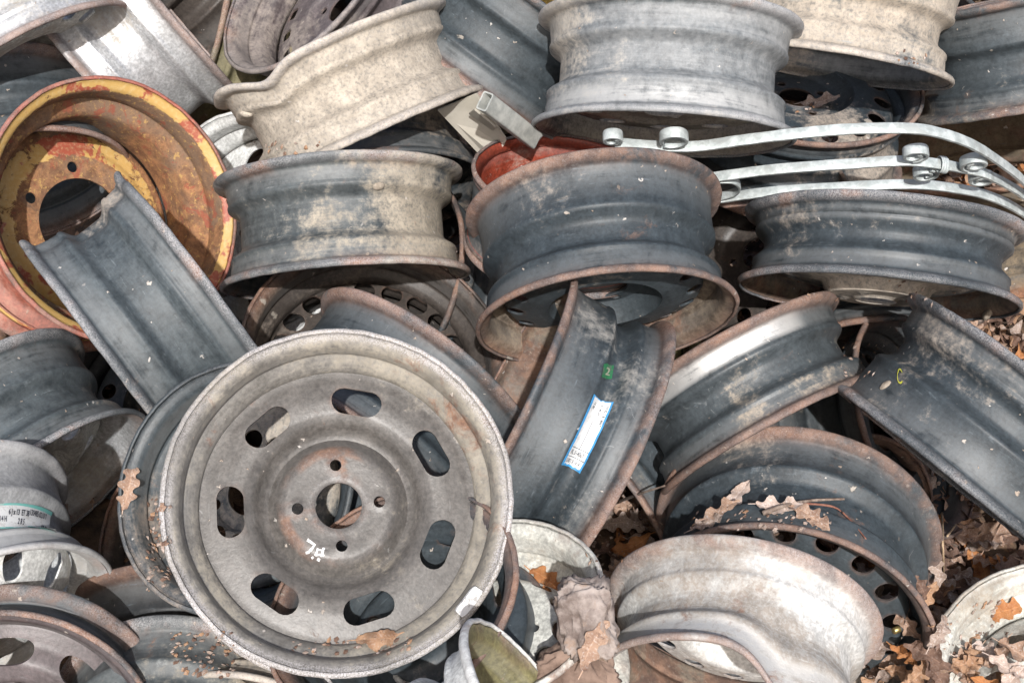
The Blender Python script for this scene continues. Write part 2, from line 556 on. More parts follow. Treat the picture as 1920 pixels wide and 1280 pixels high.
# poses (camera frame: x right, y up, z to the viewer): centre, axis towards the side named A, flange radius, width
FIT = {
    'front': ((-0.198, -0.187, -1.607), (0.134, 0.278, 0.951), 0.1953, 0.1),
    'behindfront': ((-0.324, -0.2, -1.808), (-0.279, 0.285, 0.917), 0.1609, 0.1499),
    'yellow': ((-0.64, 0.188, -2.147), (0.657, 0.092, 0.749), 0.1998, 0.1699),
    'centre': ((-0.254, 0.166, -2.111), (0.082, -0.993, 0.086), 0.1864, 0.1524),
    'brown': ((-0.219, -0.058, -2.138), (0.213, 0.501, 0.839), 0.1978, 0.1575),
    'inner': ((-0.169, -0.113, -2.009), (-0.572, -0.74, 0.354), 0.1922, 0.1579),
    'label': ((0.051, -0.122, -1.884), (-0.885, 0.451, 0.117), 0.2051, 0.1457),
    'blackmid': ((0.123, 0.107, -1.962), (0.091, -0.934, 0.344), 0.1818, 0.1668),
    'rightmid': ((0.531, 0.118, -2.031), (-0.126, -0.988, 0.094), 0.2003, 0.1055),
    'topmid': ((0.224, 0.38, -2.041), (-0.068, -0.998, 0.02), 0.1915, 0.1573),
    'topright': ((0.507, 0.503, -2.192), (-0.177, -0.978, -0.109), 0.1934, 0.1441),
    'farright': ((0.828, 0.472, -2.282), (0.205, -0.962, -0.179), 0.1841, 0.1633),
    'upface': ((0.47, 0.374, -2.359), (0.059, 0.754, 0.654), 0.201, 0.15),
    'silvertop': ((-0.629, 0.494, -2.325), (0.758, 0.652, -0.02), 0.1854, 0.1578),
    'darkface': ((-0.282, 0.55, -2.297), (-0.607, 0.463, 0.646), 0.1885, 0.1499),
    'silverleft': ((-0.783, 0.497, -2.156), (0.509, -0.857, -0.082), 0.1747, 0.16),
    'blackleft': ((-0.806, 0.309, -2.252), (0.332, -0.895, 0.297), 0.1785, 0.1503),
    'rightblack': ((0.641, -0.117, -1.917), (-0.624, -0.775, -0.099), 0.1894, 0.1599),
    'silverblack': ((0.352, -0.085, -2.086), (0.451, -0.854, 0.259), 0.1869, 0.1361),
    'blacklow': ((0.383, -0.335, -1.947), (-0.26, -0.591, 0.764), 0.2027, 0.1899),
    'dented': ((0.267, -0.383, -1.683), (-0.238, -0.739, 0.63), 0.1679, 0.1303),
    'whiteright': ((0.75, -0.478, -1.881), (-0.229, 0.777, 0.586), 0.1788, 0.1505),
    'whitemid': ((-0.008, -0.356, -1.646), (-0.25, 0.755, 0.606), 0.1349, 0.139),
    'darklow': ((-0.114, -0.329, -1.609), (-0.339, 0.681, 0.649), 0.1523, 0.1274),
    'lowrim': ((-0.016, -0.434, -1.396), (0.808, 0.578, 0.118), 0.1447, 0.1301),
    'botleft': ((-0.427, -0.508, -1.746), (0.066, -0.499, 0.864), 0.1526, 0.1534),
    'cornerleft': ((-0.605, -0.474, -1.717), (0.083, -0.299, 0.951), 0.1807, 0.0638),
    'stickerleft': ((-0.708, -0.304, -1.784), (0.518, -0.724, 0.456), 0.1785, 0.1629),
    'leftblack': ((-0.737, -0.171, -2.056), (0.669, -0.717, 0.197), 0.189, 0.161),
    'rustbl': ((-0.423, -0.422, -1.899), (0.021, -0.886, 0.464), 0.1691, 0.1409),
    'brownlip': ((-0.432, -0.323, -2.15), (-0.286, 0.095, 0.954), 0.18, 0.15),
    'rustring': ((0.467, -0.268, -2.261), (0.268, -0.47, 0.841), 0.1889, 0.1499),
    'greylip': ((0.565, -0.147, -2.2), (0.725, 0.287, 0.626), 0.18, 0.15),
    'greyback': ((-0.221, 0.304, -2.249), (0.136, -0.958, 0.252), 0.18, 0.15),
    'whiteback': ((-0.41, 0.184, -2.395), (-0.433, -0.019, 0.901), 0.1999, 0.15),
    'redpan': ((0.077, 0.187, -2.057), (0.113, 0.846, 0.522), 0.143, 0.1201),
    'bent': ((-0.503, 0.026, -1.981), (0.775, 0.594, -0.22), 0.2001, 0.1554),
    'beige': ((-0.245, 0.372, -2.145), (0.416, -0.902, -0.116), 0.1915, 0.1422),
    'blacktop': ((-0.02, 0.483, -2.255), (-0.582, -0.794, -0.178), 0.185, 0.1598),
}

WHEELS = {}


def pose(key, ref):
    c, a, R, W = FIT[key]
    z = cd(a).normalized(); o = cw(c)
    rv = (cam.location - o).normalized() if ref == 'view' else cd((0, 1, 0))
    x = (rv - z * rv.dot(z)).normalized(); y = z.cross(x)
    M = Matrix((( x.x, y.x, z.x, o.x), (x.y, y.y, z.y, o.y), (x.z, y.z, z.z, o.z), (0, 0, 0, 1)))
    return M, R, W


def wheel(key, label, mrim, mdisc=None, disk=None, dz=None, dents=(), ref='view', cat='wheel', name='steel_wheel', group='scrap wheels in the heap', erings=(), **kw):
    M, R, W = pose(key, ref)
    root = empty(name, M, label, cat, group)
    WHEELS[key] = root
    root_seed = len(WHEELS) * 1.93
    b = barrel('rim', R, W, mrim, root, dents=dents, seed=root_seed, **kw)
    root_info[key] = (R, W, outer_path(R, W, **{k: v for k, v in kw.items() if k in ('h', 'da', 'db', 'dd')}), b)
    if disk:
        prof, Hs, bo = disk
        d = disc('disc', prof, Hs, (W / 2 - .05) if dz is None else dz, mdisc or mrim, root, bosses=bo, erings=erings)
    return root


root_info = {}

# ------------------------------------------------------------------ paints
K = (.026, .034, .039); KB = (.023, .031, .037); SIL = (.50, .51, .52); WH = (.62, .62, .58)
BEIGE = (.40, .35, .285); GREY = (.33, .33, .32)
M = {
    'front': steel('paint_front', (.135, .125, .112), dust=.38, film=.5, lip=.0, rust=.14, frost=1.7, rough=.42, filmcol=(.29, .285, .275), dustcol=(.29, .262, .215)),
    'frontdisc': steel('paint_front_disc', (.074, .067, .061), .22, .42, .35, .12, .2, .38, filmcol=(.17, .165, .158), dustcol=(.28, .245, .19)),
    'black1': steel('black_paint_streaked', K, .06, .36, .6, .04, .45, .52),
    'black2': steel('black_paint_dusty', K, .19, .6, .4, .07, .7, .5, dustcol=(.36, .315, .25), filmcol=(.22, .235, .235)),
    'black3': steel('black_paint_blue', KB, .04, .28, .8, .03, .3, .50),
    'black3g': steel('black_paint_grey_lip', KB, .05, .30, .3, .03, .8, .50),
    'black4': steel('black_paint_dirty', K, .22, .42, .5, .10, .3, .5, dustcol=(.30, .26, .21)),
    'blackplain': steel('black_paint_thin_lip', K, .34, .35, .0, .06, .25, .45, dustcol=(.22, .185, .155)),
    'black5': steel('black_paint_film', KB, .08, .55, .3, .03, .95, .52, filmcol=(.19, .22, .235)),
    'black5b': steel('black_paint_grimy', KB, -.15, .30, .7, .03, .35, .50, dustcol=(.27, .26, .24)),
    'blacklip': steel('black_paint_thick_rust_lip', (.022, .022, .022), .08, .2, 1.5, .25, .1, .5),
    'blackdark': steel('black_paint_old', (.022, .026, .028), .20, .25, .6, .14, .2, .5, dustcol=(.22, .18, .14)),
    'beige': steel('paint_under_beige_dust', (.05, .055, .06), .80, .5, .05, .02, .8, .7, dustcol=(.45, .395, .325), filmcol=(.32, .31, .29)),
    'greydust': steel('paint_under_grey_dust', (.055, .068, .078), .24, .95, .1, .05, .75, .5, dustcol=(.44, .40, .345), filmcol=(.36, .37, .375)),
    'beigetop': steel('paint_under_tan_dust', (.05, .06, .065), .62, .7, .1, .04, .6, .65, dustcol=(.44, .38, .31), filmcol=(.30, .31, .31)),
    'silver': steel('silver_paint', SIL, .16, .35, 1.1, .06, .6, .34, .55, filmcol=(.6, .61, .62), dustcol=(.33, .30, .26)),
    'silverblk': steel('black_and_bare_steel', (.034, .041, .045), .15, .45, .9, .08, .3, .40, dustcol=(.38, .32, .25)),
    'dented': steel('silver_paint_weathered', (.50, .50, .49), .46, .5, .85, .22, .6, .5, .1, dustcol=(.25, .22, .19), filmcol=(.60, .60, .585)),
    'white': steel('white_wheel_paint', (.50, .50, .46), .22, .25, .3, .10, .4, .45, dustcol=(.30, .26, .21), filmcol=(.52, .52, .49)),
    'whitefr': steel('white_wheel_paint_frosted', (.56, .57, .56), .18, .4, .3, .06, .95, .5, dustcol=(.36, .33, .29), filmcol=(.62, .62, .61)),
    'brown': steel('rusted_brown_paint', (.046, .038, .033), .0, .28, .5, .16, .2, .45, dustcol=(.2, .165, .135), filmcol=(.11, .095, .085)),
    'rust': steel('rusted_steel', (.09, .055, .038), .28, .2, 1., .55, .15, .7, dustcol=(.25, .2, .15)),
    'rustin': steel('rusty_inside', (.10, .075, .055), .40, .3, .9, .42, .1, .7, dustcol=(.27, .22, .165), filmcol=(.2, .18, .16)),
    'olive': steel('olive_paint', (.15, .135, .06), .38, .3, .5, .3, .4, .5, dustcol=(.27, .24, .15), filmcol=(.27, .25, .16)),
    'redox': steel('red_oxide_paint', (.27, .048, .025), .08, .06, .0, .03, .1, .45, filmcol=(.38, .12, .08)),
    'stick': steel('grey_paint_stickered', (.22, .225, .23), .30, .6, .3, .05, .9, .5, dustcol=(.42, .40, .37), filmcol=(.42, .43, .44)),
    'moss': steel('mossy_dirt_on_steel', (.06, .05, .038), .55, .2, .6, .35, .0, .9, dustcol=(.17, .13, .085)),
    'purple': steel('purple_brown_paint', (.078, .062, .064), .26, .45, .3, .14, .4, .42, dustcol=(.26, .225, .20), filmcol=(.18, .165, .17)),
}


def yellow_mat():
    m = bpy.data.materials.new('yellow_and_red_paint_rusting'); m.use_nodes = True
    k = NT(m.node_tree); b = k.n['Principled BSDF']
    tc = k.new('ShaderNodeTexCoord').outputs['Object']
    sp = k.new('ShaderNodeSeparateXYZ'); k.put(sp.inputs[0], tc)
    r = k.math('SQRT', k.math('ADD', k.math('MULTIPLY', sp.outputs[0], sp.outputs[0]), k.math('MULTIPLY', sp.outputs[1], sp.outputs[1])))
    n1 = k.noise(tc, 9, 6, .65, .6); n2 = k.noise(tc, 46, 7, .74, .5); n3 = k.noise(tc, 170, 4, .6); n4 = k.noise(tc, 13, 4, .6, .3)
    rust = k.mix(k.smooth(n2, .35, .66), (.13, .062, .032, 1), (.34, .17, .078, 1))
    rust = k.mix(k.smooth(n1, .42, .6, 0., .7), rust, (.19, .135, .095, 1))
    n5 = k.noise(tc, 300, 4, .7)
    rust = k.mix(k.smooth(n5, .52, .66, 0., .4), rust, (.07, .035, .02, 1))
    rust = k.mix(k.smooth(k.noise(tc, 120, 5, .7), .56, .64, 0., .7), rust, (.46, .29, .10, 1))
    rust = k.mix(k.smooth(k.noise(tc, 21, 6, .75, .8), .57, .62, 0., .8), rust, (.26, .07, .04, 1))
    pal = k.mix(k.smooth(n4, .50, .53), (.52, .33, .11, 1), (.34, .085, .05, 1))
    # paint survives on the outer flange and on the raised ring of the dish, and in flakes elsewhere
    keep = k.math('ADD', k.smooth(r, .177, .183, 0., .32), k.math('ADD', k.math('MULTIPLY', k.smooth(r, .096, .112, 0., 1.), k.smooth(r, .134, .146, .24, 0.)), k.smooth(r, .145, .10, 0., .05)))
    keep = k.math('ADD', keep, k.math('ADD', k.math('MULTIPLY', n2, .62), k.math('MULTIPLY', n1, .38)))
    f = k.smooth(keep, .66, .71)
    c = k.mix(f, rust, k.mix(k.smooth(n3, .45, .7, 0., .35), pal, (.62, .50, .28, 1)))
    em = k.new('ShaderNodeAttribute', attribute_name='edge').outputs['Fac']
    c = k.mix(k.math('MULTIPLY', k.math('MULTIPLY', k.smooth(em, .85, 1.), k.smooth(sp.outputs[2], .0, .02)), k.smooth(n3, .3, .55)), c, (.48, .46, .46, 1))
    k.put(b.inputs['Base Color'], c)
    k.put(b.inputs['Roughness'], k.smooth(f, 0., 1., .85, .5))
    bu = k.new('ShaderNodeBump'); bu.inputs['Strength'].default_value = .7; bu.inputs['Distance'].default_value = .0015
    k.put(bu.inputs['Height'], k.math('ADD', n2, k.math('ADD', k.math('MULTIPLY', f, .4), k.math('MULTIPLY', n3, .3))))
    k.l.new(bu.outputs[0], b.inputs['Normal'])
    return m


M['yellow'] = yellow_mat()
M['redold'] = steel('faded_red_paint', (.30, .085, .055), .30, .3, .5, .10, .3, .6, dustcol=(.38, .22, .17), filmcol=(.42, .22, .17))

# ------------------------------------------------------------------ the wheels
R_ = lambda k: FIT[k][2]
hw_ = lambda k: FIT[k][3] / 2
wheel('front', 'large wheel facing the viewer with seven slots and 74 chalked beside its centre', M['front'], M['frontdisc'], D_slots7(R_('front')), ref='up', da=.26, db=.25, erings=[(.026, .036, .9), (.058, .068, .7)])
wheel('behindfront', 'dark wheel tucked behind the big slotted wheel, one oak leaf on its rim', M['blackplain'], M['beigetop'], D_round(R_('behindfront'), 12, fr=.55, cone=.0), dz=hw_('behindfront') - .035, ref='up')
wheel('bent', 'black rim on edge with crumpled upper corner leaning across the yellow wheel', M['black5'], dents=[(-92, 9, 0, -.012, 0.), (-70, 7, 0, -.010, .0), (-84, 5, 1, .006, .004)], da=.12, db=.30)
wheel('yellow', 'big truck wheel in flaking yellow and red paint with six bolt holes', M['redold'], M['yellow'], D_truck(R_('yellow'), 8), dz=-.050, ref='up', da=.28, db=.08, dd=.026, mat_in=M['yellow'])
wheel('centre', 'grey dusty rim lying on edge between yellow truck wheel and black tilted rim', M['black2'], M['black2'], D_round(R_('centre'), 16), dz=-.02, da=.20, db=.24)
wheel('brown', 'rusty brown wheel with a ring of round holes above the big slotted wheel', M['brown'], M['brown'], D_round(R_('brown'), 20, fr=.87, rad=.0165, cone=.004), dz=.034, ref='up')
wheel('inner', 'black rim with rust red lip wedged just behind the big slotted wheel', M['black1'])
wheel('label', 'black rim bearing a blue bordered white paper sticker', M['black5b'], da=.46, db=.22, mat_in=M['rustin'])
wheel('blackmid', 'black tilted rim with rust orange lower lip and dished centre seen from below', M['black3'], M['black4'], D_round(R_('blackmid'), 16, fr=.88, rad=.012, hub=-.018, bore=.034), dz=hw_('blackmid') - .034, da=.24, db=.40, mat_in=M['rustin'])
wheel('rightmid', 'narrow black rim with dirt packed dish under the galvanised scroll bars', M['black3g'], M['beigetop'], D_round(R_('rightmid'), 16, hub=.030, cone=.012), dz=hw_('rightmid') - .026, da=.30, db=.22, dd=.016, mat_in=M['rustin'])
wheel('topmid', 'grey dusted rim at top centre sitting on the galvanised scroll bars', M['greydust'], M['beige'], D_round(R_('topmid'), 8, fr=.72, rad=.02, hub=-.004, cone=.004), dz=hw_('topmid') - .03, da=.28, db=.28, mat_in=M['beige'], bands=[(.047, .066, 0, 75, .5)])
wheel('topright', 'tan dusted rim with black streak cut off by the top edge', M['beigetop'])
wheel('farright', 'dark blue black rim with brown lips in the top right corner', M['black4'])
wheel('upface', 'black wheel lying face up with oval holes and dead leaf in its middle', M['black3'], M['black3'], D_round(R_('upface'), 16, fr=.86, rad=.0145, deg0=8, hub=-.012), dz=hw_('upface') - .026, ref='up')
wheel('beige', 'beige dust covered rim with a buckled upper lip', M['beige'], dents=[(34, 11, -1, -.006, .017), (62, 12, -1, .006, -.006)], da=.20, db=.22)
wheel('blacktop', 'black rim slanting down behind the beige buckled rim and grey tube bracket', M['black1'], da=.25, db=.3)
wheel('silvertop', 'bright silver rim on edge with rusty lips leaning at top left', M['silver'], da=.24, db=.2)
wheel('darkface', 'dark brown black wheel with square holes at top', M['purple'], M['purple'], D_super(R_('darkface'), 16, fr=.80, lt=.023, lr=.022, p=5, cone=.004), dz=.0, ref='up')
wheel('silverleft', 'silver white wheel with square openings in the top left corner', M['silver'], M['white'], D_super(R_('silverleft'), 14, fr=.85, lt=.030, lr=.028, p=5, cone=.006, hub=-.02), dz=hw_('silverleft') - .018)
wheel('blackleft', 'blue black rim with rust brown lip at left edge above yellow wheel', M['black1'])
wheel('rightblack', 'large clean black rim slanting down at the right edge', M['black3g'], da=.42, db=.16)
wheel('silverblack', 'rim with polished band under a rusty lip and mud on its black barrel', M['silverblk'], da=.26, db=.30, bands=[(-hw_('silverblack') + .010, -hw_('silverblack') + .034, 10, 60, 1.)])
wheel('blacklow', 'big black wheel with round holes and leaves lying on its barrel', M['black3'], M['black1'], D_round(R_('blacklow'), 16, fr=.88, rad=.015, deg0=6, hub=-.01, cone=.01), da=.3, db=.3)
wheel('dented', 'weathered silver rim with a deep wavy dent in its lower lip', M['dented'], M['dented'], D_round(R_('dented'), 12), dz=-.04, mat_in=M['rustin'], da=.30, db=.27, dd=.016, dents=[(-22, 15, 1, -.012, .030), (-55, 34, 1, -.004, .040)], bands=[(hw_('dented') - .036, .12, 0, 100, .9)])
wheel('whiteright', 'white wheel half filled with oak leaves in the bottom right corner', M['white'], M['white'], D_super(R_('whiteright'), 8, fr=.72, lt=.052, lr=.034, p=2.4, deg0=10), ref='up')
wheel('whitemid', 'cream white wheel with oval holes and one curled brown leaf', M['white'], M['white'], D_super(R_('whitemid'), 12, fr=.80, lt=.026, lr=.017, deg0=4), ref='up')
wheel('darklow', 'blue black rim peeping out behind the big slotted wheel at lower right', M['black3'], M['black1'], D_slots7(R_('darklow')), ref='up')
wheel('lowrim', 'small white rim with olive stained inside at bottom centre', M['whitefr'], mat_in=M['olive'])
wheel('botleft', 'black muddy rim with crusty lip at the bottom left', M['black2'])
wheel('cornerleft', 'purple brown wheel with a wedge slot in the bottom left corner', M['black1'], M['purple'], D_super(R_('cornerleft'), 7, fr=.74, lt=.06, lr=.028, p=2.2, deg0=2), ref='up', mat_in=M['purple'])
wheel('stickerleft', 'pale wheel with oval holes and a white and green paper band at left edge', M['stick'], M['whitefr'], D_super(R_('stickerleft'), 10, fr=.84, lt=.028, lr=.036, cone=.026, hub=.026), dz=hw_('stickerleft') - .03, mat_in=M['whitefr'], bands=[(hw_('stickerleft') - .045, .12, 0, 120, .6)])
wheel('leftblack', 'black barrelled wheel with silver inside under the crumpled rim', M['black5'], M['white'], D_super(R_('leftblack'), 6, fr=.74, lt=.05, lr=.04), dz=hw_('leftblack') - .05, mat_in=M['silver'])
wheel('rustbl', 'black rim with thick orange rust lip below the dark tucked wheel', M['blacklip'])
wheel('brownlip', 'brown lipped wheel mostly hidden behind the dark tucked wheel', M['brown'], ref='up')
wheel('rustring', 'rusty brown ring standing behind the big black wheel with leaves', M['rust'], ref='up')
wheel('greylip', 'dark wheel with grey lip between mud splashed rim and large clean rim', M['blackdark'], M['blackdark'], D_round(R_('greylip'), 14), ref='up')
wheel('greyback', 'grey lipped rim half buried behind the centre rim', M['blackdark'])
wheel('whiteback', 'white wheel seen in the gap between yellow wheel and beige rim', M['whitefr'], M['whitefr'], D_super(R_('whiteback'), 8, fr=.76, lt=.05, lr=.04), ref='up')
wheel('redpan', 'dark rim painted red oxide inside, under the black tilted rim', M['black1'], mat_in=M['redox'], h=.006, dd=.003)


# ---- deeper wheels, only partly seen through the gaps
def deep(key, px, py, d, ax, R, W, label, mat, disk=None, ref='view', **kw):
    n = Vector(ax).normalized(); p = ray(px, py) * d
    FIT[key] = (tuple(p), tuple(n), R, W)
    return wheel(key, label, mat, None, disk, ref=ref, **kw)


deep('mossy', 1850, 330, 2.42, (-.25, .80, .50), .24, .20, 'brown moss dirtied rim behind the curved ends of the scroll bars', M['moss'], da=.1, db=.1)
deep('topdark', 770, -75, 2.42, (-.5, -.75, .25), .185, .16, 'blue black rim above the beige buckled rim at the top edge', M['black3'])
deep('yellowpiece', 880, 60, 2.62, (.1, .3, .9), .185, .15, 'pale yellow wheel showing as a small patch beside the beige rim', steel('pale_yellow_paint', (.55, .42, .16), .1, .1, .6, .05, .1, .5), D_round(.185, 12), ref='up')
deep('between', 812, 560, 2.36, (-.75, .25, .55), .185, .15, 'glossy black rim edge in the gap left of the black tilted rim', M['blackdark'])
deep('backright', 1430, 480, 2.36, (-.55, .35, .75), .19, .15, 'dull grey brown wheel behind the narrow black rim', M['brown'], D_round(.19, 14), ref='up')
deep('under', 1640, 600, 2.28, (0, -.9, .35), .16, .12, 'plain black rim under the narrow rim with dirt packed dish', M['blackdark'])
deep('midblack', 1210, 930, 2.25, (-.75, -.45, .3), .17, .14, 'muddy black rim behind the stickered rim on the leaves', M['black4'])
deep('glossy', 1510, 890, 2.28, (.25, -.55, .75), .185, .15, 'glossy black rim under the mud splashed rim', M['black1'])
deep('silverstrip', 0, 720, 2.45, (.55, .4, .5), .19, .15, 'white flaking rim at left edge below the faded red wheel', M['white'])
deep('olivetop', 440, 90, 2.55, (-.85, .2, .45), .185, .15, 'olive green rim behind the dark wheel with square holes', M['olive'])
deep('beigelow', 530, 1345, 1.84, (-.2, -.55, .75), .165, .14, 'tan rim at the bottom edge below the big slotted wheel', M['beigetop'])
deep('whitelow', 775, 1365, 1.86, (-.75, .3, .5), .155, .14, 'white rim barrel at the bottom edge left of the small olive rim', M['whitefr'])
deep('bluegap', 150, 1060, 2.36, (-.1, .3, .9), .185, .15, 'blue black wheel in the gap right of the stickered pale wheel', M['black3'], D_round(.185, 14), ref='up')
deep('rustbeam', 720, 330, 2.45, (.3, -.85, .3), .19, .15, 'rust brown rim in the shade under the beige buckled rim', M['rust'])
deep('shade', 1120, 700, 2.36, (-.3, .5, .8), .19, .15, 'olive brown wheel glimpsed left of the stickered rim top', M['olive'], D_round(.19, 14), ref='up')
deep('topgap', 360, -60, 2.62, (-.6, .5, .6), .19, .15, 'brown edged black wheel at the very top left of the dark wheel', M['brown'])
deep('topedge', 1030, -60, 2.5, (-.45, -.75, .35), .185, .15, 'brown lipped rim at the top edge left of the grey dusted rim', M['black4'])
deep('leftgap', 330, 770, 2.36, (-.1, .3, .9), .18, .15, 'old black wheel deep behind the crumpled rim', M['blackdark'], D_round(.18, 14), ref='up')
deep('cornerright', 1935, 30, 2.62, (.1, .6, .7), .19, .15, 'dark old wheel in the far top right corner', M['blackdark'], ref='up')


# ------------------------------------------------------------------ picking points on what is already built
def deps():
    bpy.context.view_layer.update()
    return bpy.context.evaluated_depsgraph_get()


def hit(px, py, dg):
    ok, loc, nor, idx, ob, mx = scene.ray_cast(dg, cam.location, cd(ray(px, py)).normalized())
    if not ok: return None
    if nor.dot(cam.location - loc) < 0: nor = -nor
    return loc, nor, ob


def catmull(P, n=8):
    out = []
    for i in range(len(P) - 1):
        p0, p1, p2, p3 = P[max(0, i - 1)], P[i], P[i + 1], P[min(len(P) - 1, i + 2)]
        for j in range(n):
            t = j / n
            out.append(.5 * ((2 * p1) + (p2 - p0) * t + (2 * p0 - 5 * p1 + 4 * p2 - p3) * t * t + (3 * p1 - p0 - 3 * p2 + p3) * t ** 3))
    return out + [P[-1]]


# ------------------------------------------------------------------ galvanised scroll grille
ZINC = plain('galvanised_hammered_steel', (.34, .38, .38), (.57, .615, .615), 60., .55, .0028, .25, c3=(.35, .375, .37))
PHI_S = .27
gn = Vector((0, -math.sqrt(1 - PHI_S ** 2), PHI_S))
g0 = ray(1600, 242) * 1.885
GN = cd(gn)


def onplane(px, py):
    r = ray(px, py)
    return cw(r * (gn.dot(g0) / gn.dot(r)))


def strip(name, P, mat, parent, w=.0150, t=.0052, taper=None):
    V = []; F = []; n = len(P)
    for i, p in enumerate(P):
        tg = (P[min(n - 1, i + 1)] - P[max(0, i - 1)]).normalized()
        s = GN.cross(tg).normalized()
        k = .0006
        wob = 1 + .05 * mnoise.noise(p * 60)
        ww, tt = w * wob / 2, t * (1 + .12 * mnoise.noise(p * 90 + Vector((3, 1, 2)))) / 2
        off = s * .0006 * mnoise.noise(p * 45)
        for a, b in ((1, .7), (.75, 1), (-.75, 1), (-1, .7), (-1, -.7), (-.75, -1), (.75, -1), (1, -.7)):
            V.append(p + off + GN * (a * ww) + s * (b * tt))
    for i in range(n - 1):
        for j in range(8):
            j2 = (j + 1) % 8
            F.append((i * 8 + j, i * 8 + j2, (i + 1) * 8 + j2, (i + 1) * 8 + j))
    F.append(tuple(range(7, -1, -1))); F.append(tuple((n - 1) * 8 + j for j in range(8)))
    o = mesh_obj(name, [parent.matrix_world.inverted() @ v for v in V], F, mat, parent)
    recalc(o); sharp(o, 35)
    return o


def spiral(c, a0, a1, r0, r1, n=44):
    e1 = cd((1, 0, 0)); e1 = (e1 - GN * e1.dot(GN)).normalized(); e2 = GN.cross(e1)
    return [c + (e1 * math.cos(a) + e2 * math.sin(a)) * (r0 + (r1 - r0) * i / n) for i in range(n + 1) for a in [math.radians(a0 + (a1 - a0) * i / n)]]


gr = empty('scroll_grille', Matrix.Translation(onplane(1700, 300)), 'galvanised wrought iron grille of three curved bars with scrolls lying among the wheels', 'grille')
bpy.context.view_layer.update()
for pts in ([(1153, 268), (1211, 273), (1300, 275), (1400, 262), (1500, 250), (1600, 242), (1700, 241), (1760, 249), (1820, 270), (1870, 300), (1920, 340), (1980, 405), (2030, 480)],
            [(1290, 340), (1335, 333), (1450, 318), (1600, 307), (1700, 302), (1767, 309), (1800, 315), (1850, 327), (1920, 366), (1975, 420), (2010, 480)],
            [(1310, 374), (1355, 371), (1450, 359), (1560, 352), (1680, 346), (1760, 349), (1850, 366), (1920, 400), (1960, 440), (1985, 490)]):
    strip('bar', catmull([onplane(*p) for p in pts], 10), ZINC, gr)
for px, py, a0, a1, r0, r1 in ((1714, 287, -80, 420, .0195, .008), (1828, 304, 260, -240, .0205, .008), (1733, 323, 80, -420, .0195, .008), (1842, 333, 100, 560, .0195, .008),
                               (1147, 257, -60, 400, .0135, .007), (1262, 258, -120, 210, .020, .016)):
    strip('scroll', spiral(onplane(px, py), a0, a1, r0, r1), ZINC, gr)
strip('link', catmull([onplane(*p) for p in ((1338, 337), (1372, 337), (1386, 347), (1378, 360), (1345, 371))], 8), ZINC, gr, w=.013, t=.004)
cp = [onplane(1756, 307), onplane(1767, 309), onplane(1779, 311)]
for d in (-.0042, 0, .0042):
    ax = (cp[2] - cp[0]).normalized(); sd = GN.cross(ax)
    ring = []
    V = []; F = []
    for i in range(20):
        a = 2 * PI * i / 20
        for rr, dz in ((1, -.0022), (1.12, 0), (1, .0022)):
            V.append(cp[1] + ax * (d + dz) + (GN * math.cos(a) * .0118 + sd * math.sin(a) * .0085) * rr)
    for i in range(20):
        i2 = (i + 1) % 20
        for j in range(2): F.append((i * 3 + j, i * 3 + j + 1, i2 * 3 + j + 1, i2 * 3 + j))
    o = mesh_obj('collar', [gr.matrix_world.inverted() @ v for v in V], F, ZINC, gr)
    recalc(o)

# ------------------------------------------------------------------ grey tube bracket
GALV = plain('dull_galvanised_tube', (.30, .315, .30), (.50, .51, .48), 45., .6, .0012, .2)
TANP = plain('dusty_tan_plate', (.36, .335, .28), (.46, .43, .37), 14., .8, .0004)
br = empty('metal_bracket', Matrix.Translation(at(960, 240, 2.08)), 'grey rectangular tube with a flat tan plate, poking out between two rims', 'bracket')
bpy.context.view_layer.update()
BI = br.matrix_world.inverted()
p0, p1 = at(909, 190, 1.93), at(1002, 262, 2.06)
ax = (p1 - p0).normalized()
e1 = at(893, 203, 1.93) - at(908, 172, 1.93); e1 = (e1 - ax * e1.dot(ax)).normalized()
e2 = ax.cross(e1).normalized()


def tube_bracket():
    prof = []
    def rr(hx, hy, rad):
        out = []
        for cx, cy, a0 in ((hx - rad, hy - rad, 0), (-hx + rad, hy - rad, 90), (-hx + rad, -hy + rad, 180), (hx - rad, -hy + rad, 270)):
            for k in range(4):
                a = math.radians(a0 + 30 * k); out.append((cx + rad * math.cos(a), cy + rad * math.sin(a)))
        return out
    o_, i_ = rr(.0135, .0092, .0034), rr(.0113, .0070, .002)
    n = len(o_); L = (p1 - p0).length
    V = []; F = []
    for s in (0, L * .55, L):
        for q in (o_, i_):
            sq = 1 if s < L else .82
            for u, v in q: V.append(BI @ (p0 + ax * s + e1 * u + e2 * v * sq))
    for i in range(2):
        for j in range(n):
            j2 = (j + 1) % n
            F.append((i * 2 * n + j, i * 2 * n + j2, (i + 1) * 2 * n + j2, (i + 1) * 2 * n + j))
            F.append((i * 2 * n + n + j2, i * 2 * n + n + j, (i + 1) * 2 * n + n + j, (i + 1) * 2 * n + n + j2))
    for b in (0, 4 * n):
        for j in range(n):
            j2 = (j + 1) % n; F.append((b + j, b + n + j, b + n + j2, b + j2))
    o = mesh_obj('tube', V, F, GALV, br); recalc(o); sharp(o, 35)


tube_bracket()


